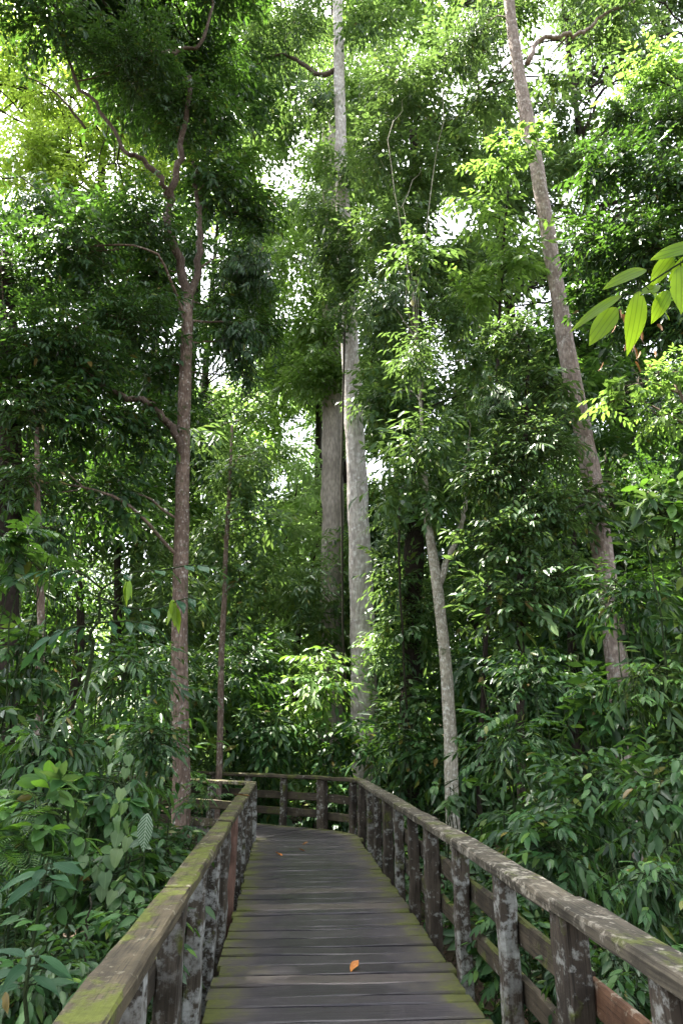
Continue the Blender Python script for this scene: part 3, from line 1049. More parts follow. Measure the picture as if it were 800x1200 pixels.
# ------------------------------------------------------------------ the trees one can tell apart
# slender brown tree left of the bend
tree('slender_tree', 'slender brown tree with forked trunk rising beside the left bend of the boardwalk',
     [(213, 985, 11.5), (212, 860, 11.5), (214, 700, 11.5), (216, 560, 11.5), (219, 440, 11.5), (221, 352, 11.5)],
     [0.165, 0.14, 0.135, 0.125, 0.12, 0.10], 'bark_brown',
     [(150, 70, 10.5, 70, 55), (55, 30, 10, 70, 45), (215, 130, 11.5, 60, 55), (255, 215, 12, 50, 55), (165, 260, 11, 55, 50), (85, 290, 10.5, 70, 55),
      (285, 320, 12.2, 45, 50, 'hang'), (150, 375, 11, 65, 50), (55, 400, 10, 70, 60), (275, 395, 12, 32, 45, 'hang'), (90, 480, 10.5, 65, 50), (160, 500, 11.5, 45, 45),
      (30, 560, 10.5, 50, 50), (120, 580, 11.5, 60, 45), (300, 250, 12.6, 30, 36), (310, 385, 12.6, 20, 36, 'lance'), (255, 365, 12.2, 22, 30, 'lance'), (290, 440, 12.8, 12, 26, 'lance'), (180, 60, 11.5, 50, 40), (250, 140, 12, 36, 36), (110, 430, 10.7, 50, 40), (190, 430, 11.9, 30, 36), (20, 470, 10.2, 50, 40), (180, 320, 11.9, 34, 34),
      (120, -110, 10.5, 110, 60), (-60, -20, 10, 80, 70), (-70, 200, 10, 70, 90), (240, -90, 12, 70, 50), (-60, 420, 10, 60, 90)],
     'dark', 'dist', 0.17, 1, 2.3, seed=11, bough='bark_bough_backlit',
     branches=[([(220, 385, 11.5), (219, 350, 11.5), (212, 315, 11.5), (200, 270, 11.4), (199, 235, 11.3), (208, 200, 11.2), (213, 160, 11.2), (222, 90, 11.2)], 0.105, 0.05),
               ([(221, 385, 11.5), (223, 350, 11.5), (231, 315, 11.6), (236, 270, 11.7), (233, 240, 11.8), (226, 190, 12)], 0.09, 0.04),
               ([(199, 235, 11.3), (185, 205, 11), (160, 182, 10.8), (148, 178, 10.8), (120, 130, 10.6), (85, 85, 10.4), (70, 20, 10.2)], 0.06, 0.025),
               ([(215, 545, 11.5), (205, 505, 11.3), (192, 490, 11.2), (172, 470, 11), (140, 466, 10.9), (118, 448, 10.8), (105, 425, 10.7), (70, 395, 10.5), (10, 385, 10.2)], 0.075, 0.03),
               ([(160, 70, 10.8), (192, 62, 10.8), (215, 58, 11), (235, 52, 11), (250, 5, 11)], 0.045, 0.03),
               ([(100, 150, 11), (65, 108, 11), (30, 90, 11)], 0.03, 0.015)])

# tall pale lichened trunk, centre
tree('emergent_tree', 'tallest pale trunk with white lichen flecks in front of the smooth grey one',
     [(428, 905, 20), (425, 800, 20), (420, 640, 20), (412, 450, 20), (403, 250, 20), (398, 90, 20), (394, -60, 20)],
     [0.46, 0.39, 0.365, 0.33, 0.27, 0.21, 0.18], 'bark_pale',
     [(285, 55, 20, 55, 40), (345, 35, 20, 50, 45), (372, 120, 20.5, 40, 35), (255, 105, 21, 50, 40), (310, 125, 21, 40, 35), (435, 25, 19, 45, 40),
      (330, -80, 20, 90, 50), (460, -80, 20, 80, 50), (230, -40, 21, 60, 60), (400, 200, 19.5, 22, 30), (385, 300, 19.6, 22, 40), (408, 300, 19.1, 28, 42), (382, 250, 19.4, 26, 30), (430, 470, 19.3, 12, 24), (408, 268, 19.2, 22, 20), (412, 325, 19.2, 22, 24), (402, 378, 19.2, 12, 14), (400, 350, 19.2, 22, 30)],
     'mid', 'dist', 0.22, 0, 2.3, seed=21, flare=0.7,
     branches=[([(397, 80, 20), (375, 88, 20), (350, 72, 20), (325, 65, 20), (285, 82, 20)], 0.11, 0.04)], bough='bark_bough_backlit')

tree('forest_tree', 'broad smooth grey trunk behind the lichen flecked one in the middle',
     [(388, 900, 26), (389, 740, 26), (389, 600, 26), (388, 470, 26), (386, 300, 26), (383, 150, 26)],
     [0.62, 0.5, 0.46, 0.44, 0.38, 0.3], 'bark_grey',
     [(370, 380, 25.5, 38, 45), (395, 430, 25.4, 30, 30), (340, 300, 26, 32, 30), (372, 250, 26, 35, 40), (340, 400, 27, 30, 35), (400, 100, 26, 60, 60), (378, 445, 25.2, 30, 26), (380, 330, 25, 34, 34), (376, 190, 25, 30, 34), (352, 440, 25.5, 22, 26), (374, 425, 25, 26, 26), (384, 385, 25, 24, 24)],
     'light', 'dist', 0.26, 0, 2.2, seed=22, flare=0.5)

# leaning rose-grey trunk, right
tree('leaning_tree', 'leaning rose grey trunk on the right that rises out of the shrubs past the top',
     [(740, 900, 13), (727, 790, 13), (712, 670, 13), (690, 530, 13), (668, 420, 13), (648, 300, 13), (628, 180, 13), (610, 80, 13), (598, -20, 13)],
     [0.26, 0.21, 0.2, 0.185, 0.17, 0.16, 0.15, 0.14], 'bark_rose',
     [(560, 40, 14, 45, 35), (610, 10, 14, 45, 25), (690, 55, 14, 45, 22), (720, 8, 13, 60, 25), (568, 115, 14.5, 32, 30), (650, 95, 14.5, 25, 18),
      (600, -80, 13, 90, 45), (740, -80, 13, 80, 50)],
     'mid', 'dist', 0.19, 0, 2.3, seed=31,
     branches=[([(617, 75, 13), (630, 48, 13), (655, 42, 13), (680, 38, 13), (700, 22, 13), (725, 8, 13), (770, -5, 13)], 0.07, 0.03)])

tree('understorey_tree', 'small bright leaved tree whose spray crosses the leaning trunk high up',
     [(560, 900, 14.5), (575, 600, 14.2), (585, 350, 13.6), (598, 170, 12.6)], [0.07, 0.05, 0.04, 0.02], 'bark_dark',
     [(612, 160, 12, 36, 24), (585, 195, 12.2, 32, 24), (570, 250, 13, 30, 30), (600, 300, 13, 34, 30), (560, 340, 13.5, 30, 30)], 'light', 'dist', 0.18, 0, 2.2, seed=32)

# crooked pale trunk
tree('crooked_tree', 'crooked whitish forked trunk just beyond the railing of the bend',
     [(530, 975, 13.5), (528, 900, 13.5), (524, 830, 13.5), (519, 765, 13.5), (512, 700, 13.5), (506, 650, 13.5), (501, 610, 13.5), (498, 570, 13.6), (496, 530, 13.8), (492, 470, 14), (488, 400, 14.2)],
     [0.13, 0.125, 0.125, 0.12, 0.12, 0.11, 0.09, 0.07, 0.05, 0.035, 0.02], 'bark_white',
     [(480, 110, 15, 55, 45), (440, 175, 15.5, 38, 50), (500, 190, 15, 42, 45), (455, 265, 15, 42, 45), (490, 300, 13.2, 25, 40), (450, 360, 15, 42, 45), (488, 420, 12.8, 26, 40),
      (455, 460, 15, 36, 42), (498, 510, 12.7, 36, 36), (470, 560, 13.5, 34, 40), (505, 585, 12.9, 18, 22), (530, 570, 14, 32, 36), (545, 490, 14, 30, 30), (520, 60, 15.5, 45, 40), (560, 420, 14.5, 22, 30)],
     'mid', 'dist', 0.19, 0, 2.2, seed=41,
     branches=[([(514, 690, 13.5), (521, 665, 13.5), (532, 640, 13.5), (540, 615, 13.6), (545, 590, 13.6), (543, 560, 13.7), (548, 520, 13.8)], 0.07, 0.03)])

rv = np.random.default_rng(77)
VINE = [(rv.uniform(446, 562), rv.uniform(60, 620), rv.uniform(15.5, 17), rv.uniform(20, 32)) for _ in range(34)]
VINE = [v for v in VINE if not any(((v[0] - a) / (c + 12)) ** 2 + ((v[1] - b) / (d + 12)) ** 2 < 1 for a, b, c, d in ((515, 415, 10, 22), (535, 245, 8, 30)))]
tree('vine_covered_tree', 'dark reddish trunk wrapped in climbers behind the crooked whitish one',
     [(480, 900, 17), (482, 760, 17), (484, 640, 17), (486, 500, 17), (487, 330, 17), (484, 150, 17)], [0.3, 0.27, 0.26, 0.24, 0.2, 0.12], 'bark_dark',
     [(470, 600, 16.8, 28, 40), (505, 620, 17, 24, 40), (465, 680, 17, 30, 40), (500, 720, 17, 28, 40), (450, 110, 17, 45, 45), (520, 150, 17, 32, 40), (460, 760, 17, 32, 36), (484, 820, 16.3, 26, 32), (478, 730, 16.3, 24, 30), (490, 890, 16, 30, 30),
      *[(x, y, Y, r, r * .9) for x, y, Y, r in VINE]],
     'mid', 'dist', 0.19, 0, 2.0, seed=42)

tree('thin_tree', 'thin dark trunk standing between the slender forked tree and the bend',
     [(257, 905, 15), (260, 800, 15), (264, 700, 15), (268, 600, 15.2), (272, 500, 15.4)], [0.07, 0.065, 0.06, 0.05, 0.03], 'bark_brown',
     [(275, 560, 15.3, 36, 36), (300, 610, 15.5, 36, 36), (250, 630, 15.5, 28, 32), (285, 680, 15.5, 36, 34), (300, 540, 16, 26, 28)], 'mid', 'dist', 0.18, 0, 1.8, seed=43)

tree('thin_tree', 'thin pale spotted trunk at the far left above the ferny shrubs',
     [(42, 900, 9.5), (47, 780, 9.5), (50, 720, 9.5), (46, 600, 9.5), (44, 500, 9.6)], [0.06, 0.055, 0.055, 0.05, 0.03], 'bark_brown',
     [(40, 480, 9.6, 45, 40), (30, 560, 9.3, 36, 30), (60, 620, 9.3, 30, 26), (35, 660, 9.2, 26, 20)], 'dark', 'lance', 0.17, 1, 1.4, seed=44)

tree('stout_tree', 'stout dark trunk half hidden in leaves at the left edge',
     [(5, 800, 10.5), (8, 680, 10.5), (14, 580, 10.5), (12, 450, 10.5), (5, 300, 10.5)], [0.24, 0.2, 0.19, 0.17, 0.14], 'bark_dark',
     [(-20, 640, 10.5, 50, 40), (20, 330, 10.5, 60, 50)], 'dark', 'dist', 0.18, 1, 1.5, seed=45)

tree('broad_crowned_tree', 'dense dark green tree overhanging from the right of the leaning trunk',
     [(860, 900, 10.5), (855, 600, 10.5), (840, 300, 10.5), (820, 100, 10.5)], [0.2, 0.17, 0.13, 0.08], 'bark_dark',
     [(715, 195, 10.5, 50, 42), (780, 215, 10.2, 50, 45), (760, 290, 10.2, 55, 45), (700, 285, 10.8, 38, 40), (690, 350, 11, 30, 35), (785, 140, 10.5, 45, 35), (735, 365, 10.5, 40, 38),
      (790, 370, 10, 40, 50), (730, 135, 11.5, 35, 25), (860, 250, 10, 60, 80), (860, 50, 10, 60, 60)],
     'dark', 'dist', 0.16, 1, 2.6, seed=51)

ro = np.random.default_rng(55)  # high canopy added to keep direct sun off the deck and rails
tree('added_shade_tree', 'tall dark tree added to shade the boardwalk, high boughs arching over from the left',
     [(-9, 7, -1), (-9, 7.2, 8), (-8.4, 8, 17), (-7, 9, 24)], [.34, .26, .16, .06], 'bark_dark',
     [c for c in [(ro.uniform(-13, -1.5), ro.uniform(2, 15), ro.uniform(20.5, 27), ro.uniform(1.3, 2.2), ro.uniform(.8, 1.3)) for _ in range(56)] if c[0] > -5.5 or c[1] < 9.5]
     + [(-6.7, 10.8, 23, 2.0, 1.2), (-5.9, 9.9, 21.5, 1.6, 1.0)]  # clumps added to block a sun patch on the near planks
     + [(ro.uniform(-8.0, -4.2), ro.uniform(14, 20), ro.uniform(19, 25), ro.uniform(1.3, 2.0), ro.uniform(.8, 1.2)) for _ in range(22)],
     'dark', 'dist', 0.27, 0, 1.9, seed=56, px=False)

tree('sunlit_tree', 'bright green crown lit by the sun at the upper right corner',
     [(900, 900, 19), (880, 500, 19), (850, 150, 19)], [0.25, 0.2, 0.12], 'bark_dark',
     [(775, 80, 18.5, 45, 38), (740, 110, 19, 30, 22), (800, 130, 19, 35, 25)], 'light', 'dist', 0.24, 1, 1.8, seed=52)

tree('understorey_tree', 'drooping blue green tree between the crooked trunk and the leaning one',
     [(610, 930, 11.5), (608, 800, 11.5), (612, 650, 11.6), (618, 480, 11.8), (620, 400, 12)], [0.08, 0.07, 0.06, 0.045, 0.02], 'bark_dark',
     [(600, 400, 12, 36, 34), (640, 450, 12, 40, 36), (585, 470, 12, 36, 36), (625, 520, 11.6, 46, 40), (575, 560, 11.8, 42, 38), (640, 600, 11.5, 46, 40), (585, 640, 11.5, 42, 40),
      (655, 680, 11.3, 38, 40), (600, 710, 11.3, 40, 36), (690, 590, 12.5, 22, 36)],
     'mid', 'dist', 0.17, 1, 2.4, seed=53)

tree('understorey_tree', 'spindly tree with pale yellow green sprays low at the right edge',
     [(850, 950, 9), (840, 700, 9), (820, 520, 9), (790, 440, 9)], [0.06, 0.05, 0.04, 0.02], 'bark_brown',
     [(745, 450, 9, 42, 22), (790, 435, 9, 36, 24), (770, 490, 9, 36, 16), (715, 470, 9.2, 20, 16)], 'light', 'dist', 0.13, 1, 1.3, seed=54)

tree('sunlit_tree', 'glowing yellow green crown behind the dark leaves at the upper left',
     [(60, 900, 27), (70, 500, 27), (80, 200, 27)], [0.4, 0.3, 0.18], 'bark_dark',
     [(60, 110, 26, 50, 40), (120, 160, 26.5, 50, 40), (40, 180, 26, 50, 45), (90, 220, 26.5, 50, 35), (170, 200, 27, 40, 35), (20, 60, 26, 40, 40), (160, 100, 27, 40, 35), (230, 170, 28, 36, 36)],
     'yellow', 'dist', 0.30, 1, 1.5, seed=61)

# ------------------------------------------------------------------ trees further back
GAPS = [(333, 205, 7, 20), (262, 432, 19, 20), (345, 485, 9, 10), (352, 345, 8, 28), (515, 415, 10, 22), (535, 245, 8, 30), (612, 150, 10, 30), (690, 128, 18, 12), (255, 290, 9, 12), (470, 30, 8, 8)]


def in_gap(px_, py_, rpx):
    return any(((px_ - a) / (c + rpx * .45)) ** 2 + ((py_ - b) / (d + rpx * .45)) ** 2 < 1 for a, b, c, d in GAPS)


def to_px(p):
    x, y, z = p[0], p[1], p[2] - EYE
    c, s = math.cos(PITCH), math.sin(PITCH)
    dep = y * c + z * s
    return 400 + 800 * x / dep, 600 - 800 * (z * c - y * s) / dep, dep


rb = np.random.default_rng(99)
BACK = [  # px, Y, top z, leaf material, label
    (-60, 24, 20, 'dark', 'dark tree beyond the left edge behind the stout trunk'), (40, 20, 12, 'dark', 'low dark tree behind the thin spotted trunk on the left'),
    (130, 19, 11, 'mid', 'mid green tree filling the space left of the slender forked trunk'), (190, 26, 15, 'light', 'fresh green tree behind the lower part of the slender forked trunk'),
    (240, 32, 17, 'light', 'fresh green tree far behind the thin dark trunk'), (290, 24, 9, 'mid', 'low mid green tree right of the thin dark trunk'),
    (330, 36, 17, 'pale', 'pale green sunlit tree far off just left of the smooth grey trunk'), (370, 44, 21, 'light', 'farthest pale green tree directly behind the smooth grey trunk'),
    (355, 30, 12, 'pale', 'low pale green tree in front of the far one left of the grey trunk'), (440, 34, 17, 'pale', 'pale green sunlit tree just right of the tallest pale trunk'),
    (475, 28, 12, 'light', 'low fresh green tree behind the climber wrapped trunk'), (520, 26, 14, 'dark', 'dark tree behind the crooked whitish trunk'),
    (560, 21, 9, 'mid', 'low mid green tree filling the gap just right of the crooked whitish trunk'), (535, 30, 10, 'mid', 'distant low green tree behind the gap right of the crooked trunk'),
    (600, 22, 15, 'dark', 'dark tree behind the drooping blue green one'), (640, 28, 20, 'mid', 'mid green tree left of the leaning trunk in the distance'),
    (680, 22, 17, 'dark', 'dark tree behind the middle of the leaning trunk'), (760, 24, 18, 'dark', 'dark tree right of the leaning trunk behind the pale sprays'),
    (850, 22, 20, 'dark', 'dark tree beyond the right edge of the view'), (90, 15, 8, 'dark', 'short dark tree at the back of the left bank'),
    (-40, 15, 10, 'dark', 'short dark tree at the left edge behind the pinnate bushes'), (720, 16, 10, 'dark', 'short dark tree close behind the foot of the leaning trunk'),
    (655, 15, 8.5, 'dark', 'short dark tree filling the shade in the middle of the right bank'), (840, 15, 12, 'dark', 'short dark tree at the right edge behind the broad leaved shrubs'),
]
for i, (px_, Y, top, lf, lab) in enumerate(BACK):
    x0 = (px_ - 400) / 800.0 * Y * 1.03
    b = np.array((x0, Y, float(ground_z(x0, Y))))
    cl = []
    nz = int(top * .95 + 4)
    for k in range(nz * 2):
        h = rb.uniform(0.6, top)
        sp = 2.0 + 0.09 * Y * (0.6 + 0.4 * math.sin(h / top * math.pi))
        p = b + np.array((rb.normal(0, sp * .55), rb.normal(0, sp * .45), h))
        rr = rb.uniform(.9, 1.5) * (0.6 + Y / 50)
        a_, b_, dep = to_px(p)
        if in_gap(a_, b_, rr * 800 / dep):
            continue
        cl.append((p[0], p[1], p[2], rr, rr * rb.uniform(.6, .9)))
    tr = [b, b + np.array((rb.normal(0, .2), 0, top * .5)), b + np.array((rb.normal(0, .5), 0, top * .95))]
    tree('forest_tree', lab, tr, [0.012 * top + .05, 0.01 * top + .03, 0.03], 'bark_dark', cl, lf, ['dist', 'whorl', 'dist', 'lance'][i % 4], 0.2 + Y * 0.004, 0, 1.2,
         group='background trees', seed=300 + i, px=False, sides=8, limbs=False)

CANOPY = [  # x range, y range (as measured), Y, leaf, clumps, label
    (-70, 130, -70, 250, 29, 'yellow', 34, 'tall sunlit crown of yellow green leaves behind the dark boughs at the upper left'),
    (130, 310, -60, 250, 31, 'light', 40, 'tall fresh green crown behind the fork of the slender tree', 200),
    (300, 425, -60, 200, 33, 'mid', 30, 'tall crown of small leaves behind the top of the tallest pale trunk', 404),
    (400, 560, -60, 340, 30, 'light', 50, 'tall fresh green crown right of the tallest pale trunk', 487),
    (540, 690, -60, 320, 27, 'mid', 44, 'tall crown behind the top of the leaning tree', 640),
    (660, 880, -60, 300, 27, 'mid', 48, 'tall crown behind the bright green one at the upper right corner'),
    (-70, 130, 230, 600, 23, 'dark', 50, 'dark tall tree behind the stout trunk at the left edge'),
    (110, 240, 230, 600, 27, 'dark', 44, 'dark tall tree directly behind the slender forked trunk', 150),
    (225, 335, 220, 500, 34, 'light', 26, 'tall light tree seen through the gap right of the slender trunk', 206),
    (320, 425, 220, 480, 37, 'light', 26, 'tall light tree far behind the smooth grey trunk', 384),
    (230, 385, 425, 600, 42, 'pale', 34, 'pale leaved tree standing far off under the sky gap left of the grey trunk', 250),
    (420, 560, 320, 680, 30, 'mid', 48, 'tall tree behind the climber wrapped trunk', 484),
    (540, 700, 290, 640, 25, 'mid', 50, 'tall tree behind the drooping blue green one'),
    (680, 880, 260, 640, 21, 'dark', 50, 'dark tall tree behind the spindly pale sprays at the right edge'),
]
for i, (x0, x1, y0, y1, Y, lf, n, lab, *xt) in enumerate(CANOPY):
    cl = []
    for k in range(int(n * 1.45)):
        a_, b_ = rb.uniform(x0, x1), rb.uniform(y0, y1)
        yy = Y * rb.uniform(.9, 1.12)
        rp = rb.uniform(20, 38)
        if in_gap(a_, b_, rp):
            continue
        p = at(a_, b_, yy)
        _, _, dep = to_px(p)
        cl.append((p[0], p[1], p[2], rp * dep / 800, rp * dep / 800 * rb.uniform(.6, .85)))
    xm = xt[0] if xt else (x0 + x1) / 2
    topz = max(c[2] for c in cl)
    b = at(xm, 868, Y)
    b[2] = float(ground_z(b[0], b[1]))
    tr = [b, b + np.array((rb.normal(0, .3), rb.normal(0, .3), topz * .5)), b + np.array((rb.normal(0, .8), rb.normal(0, .5), topz * .95))]
    tree('canopy_tree', lab, tr, [.3, .22, .06], 'bark_dark', cl, lf, 'dist', 0.2 + Y * 0.0055, 0, 1.75, seed=500 + i, px=False, sides=9, limbs=True)

# unseen forest trees beside and behind the viewpoint, added to shade the railings
def copy_tree(src, loc, rz, sc, label, group):
    r = src.copy()
    COL.objects.link(r)
    r.location = loc
    r.rotation_euler = (0, 0, rz)
    r.scale = (sc, sc, sc)
    tag(r, label, 'tree', group)
    for ch in KIDS[src.name]:
        c = ch.copy()
        COL.objects.link(c)
        c.parent = r
    return r


KIDS = {}
for o in scn.objects:
    if o.parent is not None:
        KIDS.setdefault(o.parent.name, []).append(o)
SRC = [o for o in scn.objects if o.name.startswith('canopy_tree')]
for i, (x, y, k, rz) in enumerate([(-9, -3, 1, 1.6), (-7, -11, 3, 2.8), (8, -4, 4, 1.7), (6, -12, 5, 0.4), (-14, 4, 7, 1.5), (14, 3, 3, 1.4), (0, -17, 1, 3.0), (-15, -9, 4, 2.2), (14, -10, 8, 0.8)]):
    copy_tree(SRC[k], (x, y, float(ground_z(x, y))), rz, 0.62, 'unseen tall forest tree behind the viewpoint, added for its shade', 'trees behind the viewpoint')

# far wood that reads as one mass
mb = MB()
rf = np.random.default_rng(5)
for k in range(150):
    Y = rf.uniform(46, 75)
    x0 = rf.uniform(-0.75, 0.75) * Y
    h = rf.uniform(0, 16) + ground_z(x0, Y)
    p = np.array((x0, Y, h))
    a_, b_, dep = to_px(p)
    if in_gap(a_, b_, 8):
        continue
    rr = rf.uniform(2.2, 3.6)
    fill_clump(mb, p, (rr, rr, rr * .75), 'dist', 0.55, 0, 1.3, rf)
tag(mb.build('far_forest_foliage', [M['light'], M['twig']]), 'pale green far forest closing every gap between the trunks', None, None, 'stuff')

# ------------------------------------------------------------------ near plants: every large leaf an object
LEAFME = {}


def leaf_mesh(shape, mat, L, W, var, lod=2):
    key = (shape, mat, L, W, var, lod)
    if key not in LEAFME:
        r = np.random.default_rng(var * 17 + 3)
        v, l, t, uv = leaf_geo(L, W, shape, lod, r.uniform(.08, .4), r.uniform(.08, .35), r.uniform(-.3, .3))
        mb = MB()
        mb.add(v, l, t, 0, uv)
        LEAFME[key] = mb.mesh('leaf', M[mat])
    return LEAFME[key]


def mat4(fr, p, s=1.0):
    m = Matrix.Identity(4)
    for a in range(3):
        for b in range(3):
            m[a][b] = float(fr[a][b] * s)
        m[a][3] = float(p[a])
    return m


def shrub(label, c, rad, kind='dist', leaf='near', L=0.15, n_single=10, lai=1.6, seed=1, name='shrub', cat='shrub', group=None, fill=None, lod=2):
    """bush: stems from the ground, sprays whose leaves are single objects on the side one sees, the rest joined"""
    rng = np.random.default_rng(seed)
    L *= (.82, 1.02, 1.25)[seed % 3]
    n_single = int(n_single * 1.35)
    lai *= 1.35
    c = np.asarray(c, float)
    base = np.array((c[0], c[1], 0.0))
    base[2] = float(ground_z(c[0], c[1]))
    root = empty(name, base, label, cat, group)
    sk, sh = LEAFY[kind]
    st = MB()
    # sprays of single leaves on the near side
    d = rng.normal(0, 1, (n_single, 3))
    d[:, 1] = -np.abs(d[:, 1]) * 1.2 - .2
    d /= np.linalg.norm(d, axis=1)[:, None]
    P = c + d * np.asarray(rad) * rng.uniform(.75, 1.05, n_single)[:, None]
    for p, dd in zip(P, d):
        D = np.array((dd[0] + rng.normal(0, .5), dd[1] * .8 + rng.normal(0, .4), dd[2] * .3 + rng.normal(0, .2)))
        F = frame(D, (rng.normal(0, .3), rng.normal(0, .3), 1))
        p = p - unit(D) * L * 1.6
        tw, lay = spray_layout(sk, rng, L)
        twp = tw @ F.T + p - base
        tube(st, twp, [L * .03, L * .012], 4, 0)
        # shoot from the heart of the bush
        limb(st, [(c + rng.normal(0, .25, 3) * np.asarray(rad)) - base, (c + p) / 2 - base + np.array((0, 0, .05)), twp[0]], L * .05, L * .03, rng, 4)
        for q, fr, s in lay:
            me = leaf_mesh(sh, leaf, 1.0, SHAPE['fern' if kind == 'fern' else sh], int(rng.integers(0, 4)), lod)
            link('leaf', me, root, mat4(F @ fr, F @ q + p - base, s))
    for _ in range(5):
        a = rng.uniform(0, 6.28)
        foot = np.array((math.cos(a), math.sin(a), 0)) * rad[0] * .25
        foot[2] = 0
        tip = c + rng.normal(0, .45, 3) * np.asarray(rad) - base
        limb(st, [foot - np.array((0, 0, .05)), (foot + tip) / 2 + rng.normal(0, .08, 3), tip], L * .09, L * .04, rng, 5)
    st.build('stem', M['stem'], root)
    mb = MB()
    fl = 1 if c[1] < 7.8 else 0
    fill_clump(mb, c - base, rad, kind, L, fl, lai, rng)
    low = c - base
    if low[2] - rad[2] > .3:       # leaves on the lower stems too
        fill_clump(mb, np.array((low[0], low[1], (low[2] - rad[2]) * .55)), (rad[0] * .8, rad[1] * .8, (low[2] - rad[2]) * .55), kind, L, fl, lai * .7, rng)
    f = mb.build('foliage', [M[fill or ('dark' if leaf == 'near' else 'mid')], M['stem']], root)
    f['kind'] = 'stuff'
    return root


def sh_px(label, px_, py_, Y, rpx, rpy, **kw):
    c = at(px_, py_, Y)
    rx, rz = rpx * Y / 800, rpy * Y / 800
    return shrub(label, c, (rx, (rx + rz) / 2, rz), **kw)


# right bank
sh_px('broad leaved shrub with pale shoots below the leaning trunk at the right edge', 765, 800, 7.5, 45, 40, leaf='near_light', L=0.16, n_single=9, seed=201)
sh_px('tall glossy bush beside the foot of the leaning trunk', 700, 830, 8.5, 48, 42, leaf='near', L=0.17, n_single=10, seed=202)
sh_px('leafy bush with long pinnate fronds in front of the crooked whitish trunk', 600, 870, 9.0, 52, 36, kind='pin', leaf='near', L=0.12, n_single=8, seed=203)
sh_px('wide dark bush in the middle of the right bank', 690, 930, 6.8, 56, 50, leaf='near', L=0.14, n_single=11, seed=204)
sh_px('bush of oval leaves at the right edge above the handrail', 785, 930, 6.0, 50, 60, leaf='near', L=0.14, n_single=11, seed=205)
sh_px('low dark bush pressed against the outside of the right railing', 640, 990, 6.4, 46, 40, leaf='near', L=0.11, n_single=9, seed=206)
sh_px('dark bush behind the nearest handrail at the right edge', 770, 1040, 4.8, 56, 45, leaf='near', L=0.10, n_single=10, seed=207)
sh_px('shade bush showing between the nearest posts of the right railing', 720, 1150, 4.0, 60, 50, leaf='near', L=0.09, n_single=9, seed=208)
sh_px('fern like plant growing under the rails among the middle posts on the right', 590, 1080, 5.8, 40, 40, kind='pin', leaf='near', L=0.08, n_single=8, seed=209)
sh_px('sapling with upright light green leaves beside the crooked trunk foot', 525, 925, 11, 18, 20, kind='whorl', leaf='near_light', L=0.22, n_single=2, lai=.5, seed=210, name='sapling', cat='sapling')
sh_px('bush with hanging leaf tiers in front of the leaning trunk', 735, 690, 8.2, 48, 45, leaf='near', L=0.16, n_single=10, seed=211)
sh_px('bright broad leaved bush at mid height on the right edge', 775, 600, 7.5, 40, 42, kind='whorl', leaf='near_light', L=0.17, n_single=9, seed=212)
sh_px('round bush right behind the crooked whitish trunk', 555, 780, 15, 34, 34, leaf='near', L=0.2, n_single=6, seed=214)
sh_px('dark thicket under the drooping blue green tree', 620, 790, 10.5, 55, 40, leaf='near', L=0.17, n_single=8, seed=213)
# beyond the bend
sh_px('rounded bush in front of the smooth grey trunk beyond the bend', 375, 800, 17, 40, 48, leaf='near_light', L=0.2, n_single=7, seed=221, fill='light')
sh_px('dark bush at the foot of the tallest pale trunk', 400, 870, 16.5, 46, 34, leaf='near', L=0.2, n_single=6, seed=222)
sh_px('dark broad leaved bush behind the far railing of the bend', 310, 860, 16.5, 44, 38, leaf='near', L=0.22, n_single=7, seed=223)
sh_px('bush behind the corner post of the bend', 465, 870, 15.5, 42, 40, leaf='near', L=0.18, n_single=6, seed=224)
sh_px('bush with sunlit top between the pale trunk and the climber wrapped one', 455, 770, 19, 36, 36, leaf='near_light', L=0.2, n_single=5, seed=225, fill='light')
sh_px('palm like bush behind the thin dark trunk', 290, 780, 18, 42, 40, kind='lance', leaf='near', L=0.28, n_single=6, seed=226)
sh_px('low bush beneath the far handrail left of the bend', 260, 925, 17.5, 50, 26, leaf='near', L=0.2, n_single=5, seed=227)
sh_px('low bush under the outer railing of the bend', 400, 945, 16, 46, 26, leaf='near', L=0.16, n_single=4, seed=228)
# left bank
sh_px('bush of long lance leaves left of the slender forked tree', 150, 790, 8.5, 56, 46, kind='lance', leaf='near', L=0.2, n_single=10, seed=231)
sh_px('feathery pinnate bush at the left edge below the stout dark trunk', 40, 770, 6.5, 56, 45, kind='pin', leaf='near', L=0.10, n_single=10, seed=232)
sh_px('pinnate leaved plant hanging over the left edge above the ferny bush', 15, 640, 6.0, 40, 36, kind='pin', leaf='near', L=0.11, n_single=7, seed=233)
sh_px('glossy bush beside the trunk of the slender forked tree', 180, 870, 7.5, 36, 46, leaf='near', L=0.14, n_single=9, seed=234)
sh_px('dark bush of hanging leaves midway up the left bank', 60, 890, 5.6, 60, 48, kind='dist', leaf='near', L=0.13, n_single=11, seed=235)
sh_px('bush with heavy dark leaves under the heart leaved vine', 140, 1040, 5.0, 56, 46, leaf='near', L=0.12, n_single=11, seed=236)
sh_px('fern with long fronds at the left edge halfway down', 15, 1000, 4.4, 50, 45, kind='fern', leaf='near', L=0.075, n_single=5, seed=237, name='fern', cat='fern')
sh_px('tangled low bush in the bottom corner on the left', 50, 1150, 3.6, 60, 55, leaf='near', L=0.09, n_single=11, seed=238)
sh_px('small bush touching the left handrail below its mossy joint', 170, 1090, 4.4, 36, 40, leaf='near', L=0.09, n_single=8, seed=239)
sh_px('pale green fern tips overhanging the left railing near the bend', 232, 925, 9.0, 26, 22, kind='pin', leaf='near_light', L=0.08, n_single=5, lai=.5, seed=240, name='fern', cat='fern')
sh_px('slim leafy bush between the slender tree and the left handrail', 215, 990, 8.0, 22, 44, leaf='near', L=0.12, n_single=7, seed=241)

